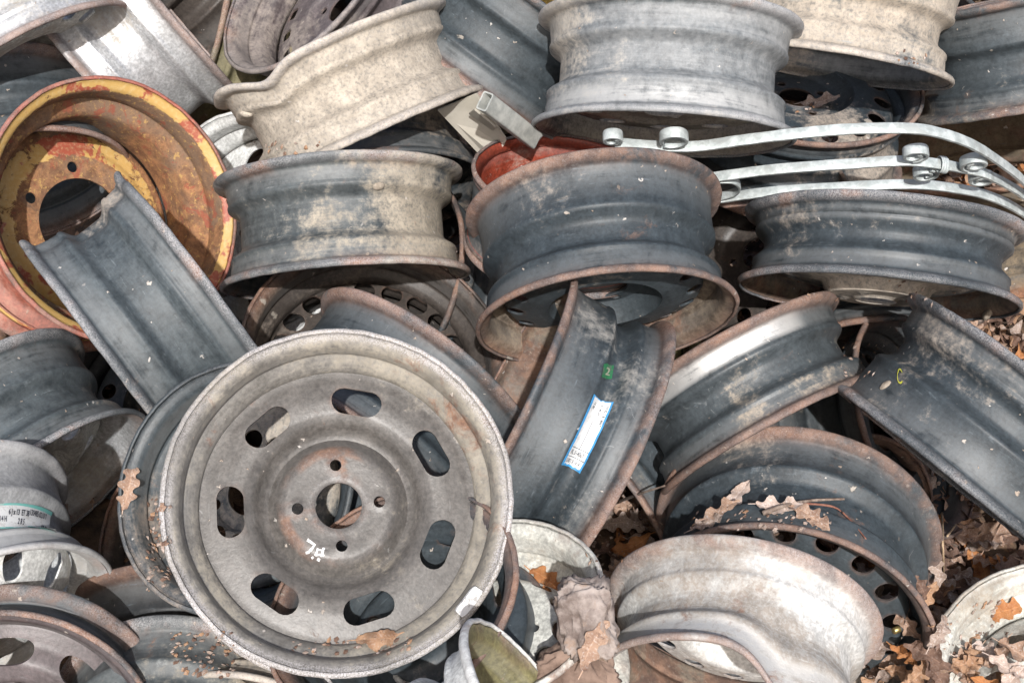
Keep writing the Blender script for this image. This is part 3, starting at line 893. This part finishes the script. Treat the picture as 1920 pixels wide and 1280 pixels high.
def slab(name, pts, th, mat, parent, sub=0):
    P = [parent.matrix_world.inverted() @ p for p in pts]
    nrm = (P[1] - P[0]).cross(P[2] - P[0]).normalized() * th
    n = len(P)
    o = mesh_obj(name, P + [p + nrm for p in P], [tuple(range(n)), tuple(range(2 * n - 1, n - 1, -1))] + [(i, (i + 1) % n, n + (i + 1) % n, n + i) for i in range(n)], mat, parent, smooth=False)
    recalc(o)
    bm = bmesh.new(); bm.from_mesh(o.data)
    bmesh.ops.bevel(bm, geom=list(bm.edges), offset=abs(th) * .25, segments=2, affect='EDGES')
    bm.to_mesh(o.data); bm.free()
    return o


slab('plate', [at(819, 207, 2.09), at(893, 176, 2.05), at(950, 262, 2.09), at(930, 300, 2.11), at(898, 290, 2.13)], .004, TANP, br)
slab('gusset', [at(878, 214, 2.062), at(889, 206, 2.03), at(930, 240, 2.05), at(924, 246, 2.075)], .003, TANP, br)
slab('tongue', [at(968, 248, 2.05), at(985, 232, 2.035), at(1018, 256, 2.06), at(1005, 272, 2.075)], .006, GALV, br)

# ------------------------------------------------------------------ stickers and marks on the wheels
def flat_mat(name, col, rough=.5, wear=.6, under=None):
    m = bpy.data.materials.new(name); m.use_nodes = True
    k = NT(m.node_tree); b = k.n['Principled BSDF']
    tc = k.new('ShaderNodeTexCoord').outputs['Object']
    n = k.noise(tc, 90, 5, .65)
    n2 = k.noise(tc, 420, 4, .7)
    un = under or (col[0] * .55, col[1] * .52, col[2] * .48)
    k.put(b.inputs['Base Color'], k.mix(k.math('MULTIPLY', k.smooth(k.math('ADD', k.math('MULTIPLY', n, .6), k.math('MULTIPLY', n2, .4)), .50, .58), wear), (*col, 1), (*un, 1)))
    b.inputs['Roughness'].default_value = rough
    return m


PAPER = flat_mat('white_paper', (.66, .67, .67), wear=.45); BLUE = flat_mat('blue_border_print', (.05, .28, .58)); INK = flat_mat('grey_print', (.05, .055, .075))
GREEN = flat_mat('green_sticker', (.02, .15, .06), wear=.9, under=(.10, .13, .10)); TEAL = flat_mat('teal_print', (.16, .45, .41), wear=.7, under=(.4, .42, .4)); WHITEPAINT = flat_mat('white_marker_paint', (.72, .72, .71), wear=.8, under=(.22, .21, .20)); YEL = flat_mat('yellow_chalk', (.50, .50, .06), wear=1., under=(.05, .06, .05))


class Patch:                                    # a small rectangle laid on a barrel; (u, v) in 0..1 -> point on the steel
    def __init__(s, key, corners, dg):
        root = WHEELS[key]; s.R, s.W, s.path, s.barrel = root_info[key]
        inv = root.matrix_world.inverted(); s.q = []
        for px, py in corners:
            loc, nor, ob = hit(px, py, dg)
            l = inv @ loc; s.q.append((math.atan2(l.y, l.x), l.z))
        s.root = root

    def __call__(s, u, v, lift):
        (a0, z0), (a1, z1), (a2, z2), (a3, z3) = s.q
        th = (a0 * (1 - u) + a1 * u) * (1 - v) + (a3 * (1 - u) + a2 * u) * v
        z = (z0 * (1 - u) + z1 * u) * (1 - v) + (z3 * (1 - u) + z2 * u) * v
        r = r_at(s.path, z) + .0016 + lift
        return (r * math.cos(th), r * math.sin(th), z)

    def rect(s, name, u0, v0, u1, v1, lift, mat, parent, nu=10, nv=16, ragged=0.):
        V = []; F = []
        for j in range(nv + 1):
            for i in range(nu + 1):
                u = u0 + (u1 - u0) * i / nu; v = v0 + (v1 - v0) * j / nv
                if ragged and i in (0, nu): u += ragged * mnoise.noise((v * 9, u * 3, 2))
                if ragged and j in (0, nv): v += ragged * mnoise.noise((u * 9, v * 3, 5))
                V.append(s(u, v, lift))
        for j in range(nv):
            for i in range(nu): a = j * (nu + 1) + i; F.append((a, a + 1, a + nu + 2, a + nu + 1))
        return mesh_obj(name, V, F, mat, parent)

    def text(s, txt, u, v, su, sv, lift, mat, parent, name='print', rot=False):
        V2, F2 = glyphs(txt)
        V = []
        for x, y in V2:
            if rot: x, y = y, -x
            V.append(s(u + x * su, v - y * sv, lift))
        return mesh_obj(name, V, F2, mat, parent, smooth=False)


def glyphs(txt):
    cu = bpy.data.curves.new('text', 'FONT'); cu.body = txt; cu.size = 1.0; cu.offset = .022; cu.resolution_u = 2
    ob = bpy.data.objects.new('text', cu); C.objects.link(ob)
    dg = deps()
    me = ob.evaluated_get(dg).to_mesh()
    V = [(v.co.x, v.co.y) for v in me.vertices]; F = [tuple(p.vertices) for p in me.polygons]
    ob.evaluated_get(dg).to_mesh_clear()
    bpy.data.objects.remove(ob); bpy.data.curves.remove(cu)
    return V, F


dg = deps()
# blue bordered sticker: u runs across the strip, v down its length
pt = Patch('label', [(1113, 739), (1150, 754), (1087, 887), (1052, 870)], dg)
st = pt.rect('sticker', 0, 0, 1, 1, 0, BLUE, pt.root, ragged=.012)
st['label'] = 'white paper sticker with blue border'
pt.rect('paper', .10, .015, .93, .97, .0006, PAPER, st, ragged=.02)
for v in (.725, .852): pt.rect('rule', .10, v, .93, v + .009, .0009, INK, st, 6, 1)
pt.rect('rule', .50, .32, .525, .725, .0009, INK, st, 1, 8); pt.rect('rule', .68, .40, .705, .725, .0009, INK, st, 1, 8)
pt.text('FL 514067', .16, .822, .155, .085, .0016, INK, st)
pt.text('5.00 J X 14 H', .125, .944, .125, .085, .0016, INK, st)
for tx, u in (('14 80', .22), ('51 40 67', .58), ('10.92 5 8 14067', .80)):
    pt.text(tx, u, .07, .14, .044, .0016, INK, st, rot=True)
# green patch above it
pg = Patch('label', [(1131, 684), (1150, 686), (1146, 711), (1127, 708)], dg)
gs = pg.rect('green_label', 0, 0, 1, 1, 0, GREEN, pg.root, 4, 4, ragged=.03)
pg.text('2', .28, .76, 1.0, .75, .0005, flat_mat('pale_print', (.35, .36, .28)), gs)
# white paper band with teal edges on the pale wheel at the left edge
pb = Patch('stickerleft', [(2, 945), (96, 962), (103, 1000), (2, 992)], dg)
bnd = pb.rect('paper_band', -.5, 0, 1, 1, 0, TEAL, pb.root, 24, 6, ragged=.0)
pb.rect('paper', -.5, .07, .99, .93, .0006, PAPER, bnd, 24, 6)
for i, (tx, u, v) in enumerate((('6 J x 13  ET 38', .12, .42), ('130485 0210 7', .5, .36), ('KBA', .78, .80), ('7 14 H', -.08, .7), ('2 8 5', .30, .74))):
    pb.text(tx, u, v, .062, .30, .0014, INK, bnd)
# yellow chalk loop on the big clean rim
def chalk(key, px, py, dg):
    p = Patch(key, [(px - 9, py - 15), (px + 9, py - 15), (px + 9, py + 15), (px - 9, py + 15)], dg)
    V = []; F = []; n = 18
    for i in range(n + 1):
        a = 2 * PI * (.08 + .8 * i / n)
        for k in (0, 1):
            rr = (.36 if k == 0 else .46) + .05 * mnoise.noise((i * .7, k, 3))
            V.append(p(.5 + rr * math.cos(a) * .75, .5 - rr * math.sin(a), .0003))
    for i in range(n): F.append((2 * i, 2 * i + 1, 2 * i + 3, 2 * i + 2))
    mesh_obj('chalk_mark', V, F, YEL, p.root)
chalk('rightblack', 1690, 707, dg)

# hand painted 74 on the hub of the big wheel, and the white stick-on weight on its lip
fr = WHEELS['front']; FI = fr.matrix_world.inverted()
Rf, Wf = root_info['front'][:2]
fprof = D_slots7(Rf)[0]


def on_front(px, py, lift=.0010):
    d = cd(ray(px, py)).normalized(); o = FI @ cam.location; dv = (FI.to_3x3() @ d)
    z = Wf / 2 - .05
    for _ in range(6):
        t = (z - o.z) / dv.z; p = o + dv * t
        z = Wf / 2 - .05 + pz(fprof, math.hypot(p.x, p.y)) + lift
    return p


def stroke(pts, w, name, mat):
    P = [on_front(*p) for p in pts]; V = []; F = []
    for i, p in enumerate(P):
        t = (P[min(len(P) - 1, i + 1)] - P[max(0, i - 1)]).normalized(); s = Vector((-t.y, t.x, 0)).normalized()
        ww = w * (1 + .35 * mnoise.noise((p.x * 300, p.y * 300, 1)))
        V += [p + s * ww, p - s * ww]
    for i in range(len(P) - 1): F.append((2 * i, 2 * i + 1, 2 * i + 3, 2 * i + 2))
    return V, F


V = []; F = []
for pts, w in (([(576, 1011), (582, 1015), (590, 1021), (585, 1028), (578, 1035), (573, 1036)], .0016),
               ([(596, 1027), (594, 1034), (591, 1041)], .0011), ([(591, 1040), (600, 1039), (608, 1041)], .0013), ([(607, 1026), (605, 1034), (602, 1043)], .0012), ([(596, 1030), (604, 1031), (609, 1027)], .0009),
               ([(585, 1043), (587, 1047)], .0014), ([(595, 1047), (600, 1050)], .0016)):
    v, f = stroke(pts, w, '', None); n0 = len(V); V += v; F += [tuple(n0 + i for i in q) for q in f]
mesh_obj('painted_number', V, F, WHITEPAINT, fr, smooth=False)


def lip_patch(root, Rr, Ww, a0, a1, mat, name, r0, r1, z):
    V = []; F = []; n = 12
    for i in range(n + 1):
        a = math.radians(a0 + (a1 - a0) * i / n); e = 1 - .25 * (abs(i / n - .5) * 2) ** 6
        rm = (r0 + r1) / 2; hw = (r1 - r0) / 2 * e
        for rr, zz in ((rm - hw, z - .001), (rm - hw * .8, z + .003), (rm + hw * .8, z + .003), (rm + hw, z - .001)):
            V.append((rr * math.cos(a), rr * math.sin(a), zz))
    for i in range(n):
        for j in range(3): F.append((i * 4 + j, i * 4 + j + 1, i * 4 + j + 5, i * 4 + j + 4))
    F += [(0, 1, 2, 3), tuple(n * 4 + j for j in (3, 2, 1, 0))]
    o = mesh_obj(name, V, F, mat, root); recalc(o); sharp(o, 40); return o


lip_patch(fr, Rf, Wf, -124.5, -135.5, WHITEPAINT, 'balance_weight', .176, .1915, Wf / 2 + .0035)

# rubber valve with a brass cap in the big black wheel
vl = WHEELS['blacklow']
def valve(root, key, px, py, mat, cap, dg):
    h = hit(px, py, dg)
    if not h: return
    inv = root.matrix_world.inverted(); b = inv @ h[0]
    ang = math.atan2(b.y, b.x); o_ = Vector((b.x, b.y, b.z))
    d = Vector((math.cos(ang) * -.75, math.sin(ang) * -.75, .65)).normalized()
    s = d.orthogonal().normalized(); q = d.cross(s)
    def lathe(nm, prof, m, par):
        V = []; F = []
        for l, r in prof:
            for i in range(14):
                a = 2 * PI * i / 14; V.append(o_ + d * l + (s * math.cos(a) + q * math.sin(a)) * r)
        for j in range(len(prof) - 1):
            for i in range(14): F.append((j * 14 + i, j * 14 + (i + 1) % 14, (j + 1) * 14 + (i + 1) % 14, (j + 1) * 14 + i))
        F.append(tuple(range((len(prof) - 1) * 14, len(prof) * 14)))
        x = mesh_obj(nm, V, F, m, par); recalc(x); return x
    v = lathe('valve_stem', [(-.004, .009), (.004, .0085), (.008, .006), (.024, .0052), (.026, .004)], mat, root)
    lathe('valve_cap', [(.0245, .0046), (.026, .0048), (.034, .0046), (.0345, .0035)], cap, v)


RUB = plain('valve_rubber', (.02, .02, .02), (.05, .05, .05), 60, .6)
BRASS = plain('dull_brass', (.30, .22, .08), (.45, .36, .16), 80, .4, metal=.8)
valve(vl, 'blacklow', 1714, 1166, RUB, BRASS, dg)

# ------------------------------------------------------------------ oak leaves
def leaf_mat(name, a, b, frost=0.):
    m = bpy.data.materials.new(name); m.use_nodes = True
    k = NT(m.node_tree); bs = k.n['Principled BSDF']
    tc = k.new('ShaderNodeTexCoord').outputs['Object']
    n = k.noise(tc, 55, 5, .65); n2 = k.noise(tc, 400, 3, .6)
    c = k.mix(k.smooth(n, .3, .7), (*a, 1), (*b, 1))
    rb = k.new('ShaderNodeAttribute', attribute_name='rib').outputs['Fac']
    c = k.mix(k.math('MULTIPLY', k.smooth(rb, .2, 1.), .6), c, (min(1, b[0] * 1.35), min(1, b[1] * 1.35), min(1, b[2] * 1.35), 1))
    c = k.mix(k.math('MULTIPLY', k.smooth(k.noise(tc, 130, 4, .7), .58, .66), .6), c, (a[0] * .45, a[1] * .4, a[2] * .4, 1))
    c = k.mix(k.math('MULTIPLY', k.smooth(n2, .5, .7), frost), c, (.62, .58, .56, 1))
    k.put(bs.inputs['Base Color'], c); bs.inputs['Roughness'].default_value = .8
    bu = k.new('ShaderNodeBump'); bu.inputs['Strength'].default_value = .5; bu.inputs['Distance'].default_value = .001
    k.put(bu.inputs['Height'], n2); k.l.new(bu.outputs[0], bs.inputs['Normal'])
    return m


LM = [leaf_mat('leaf_tan', (.25, .135, .075), (.37, .225, .135), .2), leaf_mat('leaf_pinkish', (.24, .145, .10), (.36, .24, .17), .35),
      leaf_mat('leaf_orange', (.30, .11, .035), (.42, .19, .07), .1), leaf_mat('leaf_grey', (.20, .14, .11), (.32, .25, .21), .4),
      leaf_mat('leaf_dark', (.09, .05, .035), (.17, .10, .07), .1), leaf_mat('leaf_frosted', (.34, .25, .20), (.48, .385, .335), .6)]


def leaf_shape(L, rng, curl=1.0):
    n = 34; ph = rng.uniform(0, 6.28); lob = rng.choice((2.5, 3, 3.5)); sd = rng.uniform(0, 90); dep = rng.uniform(.20, .34); wid = rng.uniform(.27, .38)
    k1 = rng.uniform(.5, 3.4) * curl * rng.choice((1, 1, -1)); k2 = rng.uniform(-2.4, 2.4) * curl; tw = rng.uniform(-1.4, 1.4) * curl
    bend = rng.uniform(-.25, .25)
    V = []; F = []; RIB = []
    cols = (-1, -.55, -.09, 0, .09, .55, 1)
    for i in range(n + 1):
        t = i / n; x = (t - .5) * L
        env = math.sin(PI * min(1, t ** .66)) ** .75 * (.42 + .58 * t) + .01
        zb = k2 * x * x * 4 + .0022 * math.sin(7 * t + ph)
        for s in cols:
            sg = 1 if s >= 0 else -1
            nz = mnoise.noise((t * 5 + sd, sg * 3.3, sd))
            c = math.cos(2 * PI * (lob * t + .12 * sg + .10 * nz) + ph * .25)
            w = wid * L * env * (1 - dep + dep * math.copysign(abs(c) ** .6, c) * (1 + .7 * nz)) * (1 + .18 * mnoise.noise((t * 17, sg * 2, sd))) + .0012
            y = s * w + bend * (x * x / L) * 2
            yy = s * w
            z = zb + k1 * yy * yy * 7 + tw * x * yy * 6 + (.0024 * math.sin(2 * PI * lob * t + ph + s) * abs(s) * curl) - .0012 * (1 - abs(s)) + .0016 * mnoise.noise((t * 9, s * 2, sd)) * curl
            V.append(Vector((x, y, z))); RIB.append(1. if s == 0 else .25 * (abs(s) > .3) * (math.sin(2 * PI * lob * 2 * t) > .8))
    m = len(cols)
    for i in range(n):
        for j in range(m - 1): a = i * m + j; F.append((a, a + 1, a + m + 1, a + m))
    b = len(V); z0 = V[3].z
    for xx, yy in ((-.5 * L, .0007), (-.5 * L, -.0007), (-.5 * L - .010, -.0005), (-.5 * L - .010, .0005)): V.append(Vector((xx, V[3].y + yy, z0 + .0004))); RIB.append(1.)
    F.append((b, b + 1, b + 2, b + 3))
    leaf_shape.rib = RIB
    return V, F


lrng = random.Random(11)


def leaf(px, py, L, spin, mi, label, dg, tilt=.5, group='oak leaves lying on the wheels', curl=1.0, lift=.006, up=None):
    h = hit(px, py, dg)
    if not h: return
    loc, nor, ob = h
    z = (nor * (1 - tilt) + Vector((0, 0, 1)) * tilt * .6 + (cam.location - loc).normalized() * tilt * .6).normalized()
    x = cd((math.cos(math.radians(spin)), math.sin(math.radians(spin)), 0)); x = (x - z * x.dot(z)).normalized(); y = z.cross(x)
    loc = loc + nor * lift
    Mx = Matrix(((x.x, y.x, z.x, loc.x), (x.y, y.y, z.y, loc.y), (x.z, y.z, z.z, loc.z), (0, 0, 0, 1)))
    V, F = leaf_shape(L, lrng, curl)
    o = mesh_obj('oak_leaf', V, F, LM[mi], M=Mx, attrs={'rib': leaf_shape.rib})
    return tag(o, label, 'leaf', group)


# litter on the ground (uncountable)
def litter():
    rng = random.Random(5)
    V = []; F = []; MI = []; RB = []
    spots = []
    for _ in range(2300):
        spots.append((rng.uniform(.15, 1.35), rng.uniform(.95, 2.5)))
    for _ in range(500):
        spots.append((rng.uniform(-1.3, .3), rng.uniform(.9, 2.4)))
    for x, y in spots:
        L = rng.uniform(.040, .085)
        v, f = leaf_shape(L, rng, 1.6)
        a = rng.uniform(0, 6.28); tl = Matrix.Rotation(rng.gauss(0, .42), 3, 'X') @ Matrix.Rotation(rng.gauss(0, .42), 3, 'Y')
        Rz = Matrix.Rotation(a, 3, 'Z') @ tl
        z = ground_z(x, y) + rng.uniform(.004, .045)
        n0 = len(V); V += [Rz @ q + Vector((x, y, z)) for q in v]; F += [tuple(n0 + i for i in q) for q in f]
        mi = rng.choices(range(6), (3, 4, 1.6, 3.5, 6, 1.4))[0]; MI += [mi] * len(f); RB += leaf_shape.rib
    o = mesh_obj('leaf_litter', V, F, None, attrs={'rib': RB})
    for m in LM: o.data.materials.append(m)
    o.data.polygons.foreach_set('material_index', MI)
    tag(o, 'dead oak leaves covering the soil around the wheels', 'leaf litter', kind='stuff')


litter()

# crumpled bag
def crumple(name, c, sx, sy, sz, mat, label, cat, seed, amp=.22, rotz=0.):
    bm = bmesh.new(); bmesh.ops.create_icosphere(bm, subdivisions=5, radius=1.0)
    for v in bm.verts:
        p = v.co.copy(); q = Vector([math.copysign(abs(a) ** .62, a) for a in p])
        rdg = sum((1 - abs(mnoise.noise(p * f + Vector((seed, f, 1))) * 2)) * a for f, a in ((1.5, 1.), (3.4, .5), (7., .28), (15., .13)))
        d = 1 + amp * (rdg - 1.2)
        v.co = Vector((q.x * sx, q.y * sy, q.z * sz)) * d
    me = bpy.data.meshes.new(name); bm.to_mesh(me); bm.free()
    me.polygons.foreach_set('use_smooth', [True] * len(me.polygons))
    me.materials.append(mat)
    o = bpy.data.objects.new(name, me); C.objects.link(o)
    o.matrix_world = Matrix.Translation(c) @ CR.to_4x4() @ Matrix.Rotation(rotz, 4, 'Z')
    return tag(o, label, cat)


BAG = plain('weathered_paper', (.12, .09, .078), (.36, .31, .285), 34, .9, .006, c3=(.27, .19, .14))
crumple('crumpled_bag', at(1102, 1158, 1.50), .032, .043, .024, BAG, 'crumpled frosty brown paper bag between white wheel and dented silver rim', 'bag', 4.2, .26, .1)
crumple('bark_slab', at(1080, 1265, 1.53), .042, .037, .02, plain('wet_bark', (.10, .065, .05), (.27, .19, .15), 24, .95, .005, c3=(.32, .22, .17)), 'wrinkled brown slab of bark on the leaves beside the dented silver rim', 'bark', 8.1, .24, .5)

dg = deps()
G2 = 'oak leaves heaped in the white wheel'
for a in ((243, 912, .062, 80, 1, 'pinkish oak leaf stuck on the dark rim left of the big slotted wheel'),
          (716, 1204, .058, 5, 0, 'pale orange oak leaf lying in the bottom lip of the big slotted wheel'),
          (1036, 1085, .058, -35, 2, 'brown curled oak leaf over a hole of the cream white wheel'),
          (1106, 1203, .058, 60, 1, 'tan oak leaf lying on the crumpled brown bag'),
          (1384, 935, .058, 70, 5, 'upright curled oak leaf on the barrel of the big black wheel'),
          (1352, 962, .060, 30, 1, 'flat frosted oak leaf left of the upright curled leaf'),
          (1330, 985, .046, 20, 3, 'grey oak leaf at the left end of the leaf pile on the black wheel'),
          (1462, 955, .060, -5, 5, 'rolled pale oak leaf beside the twig on the black wheel'),
          (1520, 972, .058, -45, 1, 'pointed tan oak leaf at the right end of the leaf pile on the black wheel'),
          (1880, 1146, .062, 10, 2, 'orange lobed oak leaf on the dish of the bottom right white wheel'),
          (1536, 196, .070, 15, 3, 'brown shrivelled oak leaf in the face up black wheel'),
          (860, 262, .05, 80, 3, 'brown oak leaf standing beside the tan plate of the bracket')):
    leaf(*a, dg)
for i in range(20):
    leaf(1800 + lrng.uniform(-20, 125), 1248 + lrng.uniform(-28, 40), lrng.uniform(.045, .072), lrng.uniform(0, 360), lrng.choice((1, 5, 5, 0, 1, 2)), 'frosted oak leaf in the heap of leaves inside the bottom right white wheel', dg, .6, G2, 1.4, lrng.uniform(.006, .03))
for i in range(16):
    leaf(1655 + lrng.uniform(-30, 100), 1245 + lrng.uniform(-30, 35), lrng.uniform(.042, .068), lrng.uniform(0, 360), lrng.choice((1, 0, 3, 4, 2)), 'dead oak leaf in the drift between black wheel and white wheel at the bottom', dg, .6, 'oak leaves drifted at the bottom edge', 1.3, lrng.uniform(.006, .02))
for i in range(9):
    leaf(1735 + lrng.uniform(-25, 35), 1120 + lrng.uniform(-60, 60), lrng.uniform(.038, .06), lrng.uniform(0, 360), lrng.choice((1, 3, 3, 4, 0)), 'brown oak leaf in the narrow drift between the big black wheel and the white wheel', dg, .6, 'oak leaves drifted beside the big black wheel', 1.3, lrng.uniform(.004, .02))


# crumbs of leaf and soil lying in the folds of the wheels (uncountable)
def crumbs():
    rng = random.Random(3); V = []; F = []; MI = []
    zones = ((320, 1185, 440, 1268, 90), (540, 1196, 770, 1228, 60), (275, 930, 318, 1110, 70), (1300, 958, 1560, 992, 70), (1740, 1100, 1800, 1230, 30), (470, 262, 600, 292, 20), (1680, 95, 1742, 125, 14), (1575, 640, 1645, 712, 26), (1490, 180, 1560, 215, 16), (1820, 1120, 1900, 1200, 34), (1100, 990, 1180, 1060, 30), (1470, 520, 1800, 575, 22))
    for x0, y0, x1, y1, nn in zones:
        for _ in range(nn):
            h = hit(rng.uniform(x0, x1), rng.uniform(y0, y1), dg)
            if not h: continue
            loc, nor, ob = h
            s = rng.uniform(.0015, .0055); k = rng.randint(4, 6); a0 = rng.uniform(0, 6.3)
            u = nor.orthogonal().normalized(); v = nor.cross(u); c = loc + nor * .0012
            b = len(V)
            V.append(c + nor * s * .5)
            for i in range(k):
                a = a0 + 2 * PI * i / k; rr = s * rng.uniform(.5, 1.2); V.append(c + (u * math.cos(a) + v * math.sin(a) * .7) * rr + nor * rng.uniform(-.0005, .3) * s)
            for i in range(k): F.append((b, b + 1 + i, b + 1 + (i + 1) % k)); MI.append(rng.choice((0, 1, 3, 3, 4, 4, 5)) if i == 0 else MI[-1])
    o = mesh_obj('leaf_crumbs', V, F, None, smooth=False)
    for m in LM: o.data.materials.append(m)
    o.data.polygons.foreach_set('material_index', MI)
    tag(o, 'crumbs of dead leaf and soil caught in the wheels', 'leaf crumbs', kind='stuff')


crumbs()


def lump(key, px, py, sx, sy, mat, name, seed):
    root = WHEELS[key]; h = hit(px, py, dg)
    bm = bmesh.new(); bmesh.ops.create_icosphere(bm, subdivisions=3, radius=1.0)
    z = h[1]; x = cd((1, 0, 0)); x = (x - z * x.dot(z)).normalized(); y = z.cross(x)
    inv = root.matrix_world.inverted()
    for v in bm.verts:
        p = v.co * (1 + .14 * mnoise.noise(v.co * 2.2 + Vector((seed, 0, 0))))
        v.co = inv @ (h[0] + x * p.x * sx + y * p.y * sy + z * p.z * sy * .7)
    me = bpy.data.meshes.new(name); bm.to_mesh(me); bm.free()
    me.polygons.foreach_set('use_smooth', [True] * len(me.polygons)); me.materials.append(mat)
    link(bpy.data.objects.new(name, me), root)


MUD = plain('dried_mud', (.22, .18, .14), (.38, .33, .27), 70, .95, .002)
lump('centre', 710, 349, .0085, .0065, MUD, 'balance_weight', 1)
lump('beige', 462, 214, .010, .007, M['beige'], 'valve_stem', 2)
lump('rightmid', 1852, 588, .006, .016, MUD, 'mud_clod', 5)
lump('rightblack', 1660, 722, .009, .005, MUD, 'mud_clod', 7)


# twigs
def twig(pts, r, mat, label, dg, lift=.012):
    P = []
    for px, py in pts:
        h = hit(px, py, dg)
        P.append(h[0] + (cam.location - h[0]).normalized() * lift)
    P = catmull(P, 6); n = len(P); V = []; F = []
    for i, p in enumerate(P):
        t = (P[min(n - 1, i + 1)] - P[max(0, i - 1)]).normalized(); s = t.orthogonal().normalized(); q = t.cross(s)
        rr = r * (1 - .55 * i / n) * (1 + .25 * mnoise.noise(p * 130))
        for k in range(7): a = 2 * PI * k / 7; V.append(p + (s * math.cos(a) + q * math.sin(a)) * rr)
    for i in range(n - 1):
        for k in range(7): F.append((i * 7 + k, i * 7 + (k + 1) % 7, (i + 1) * 7 + (k + 1) % 7, (i + 1) * 7 + k))
    F += [tuple(range(6, -1, -1)), tuple((n - 1) * 7 + k for k in range(7))]
    o = mesh_obj('twig', V, F, mat); recalc(o)
    return tag(o, label, 'twig', 'twigs among the wheels')


TW = plain('twig_bark', (.13, .09, .07), (.30, .24, .20), 120, .9, .001); TWR = plain('red_twig_bark', (.16, .06, .04), (.28, .13, .09), 120, .8, .001); STRAW = plain('dry_straw', (.36, .25, .15), (.48, .36, .24), 120, .8)
twig([(1430, 962), (1470, 948), (1520, 938), (1583, 935)], .0032, TW, 'grey frosted twig lying across the leaves on the black wheel', dg)
twig([(1500, 943), (1560, 949), (1590, 970), (1624, 1010)], .0017, TWR, 'thin red stem curving down the black wheel barrel', dg)
twig([(1160, 940), (1200, 925), (1247, 910)], .0026, TW, 'dark thin branch between stickered rim and black wheel', dg)
twig([(1766, 962), (1768, 1020), (1770, 1090)], .0022, STRAW, 'straight pale straw standing at the right of the black wheel', dg)
twig([(1776, 1005), (1793, 982)], .0018, STRAW, 'short straw beside the taller pale straw', dg)
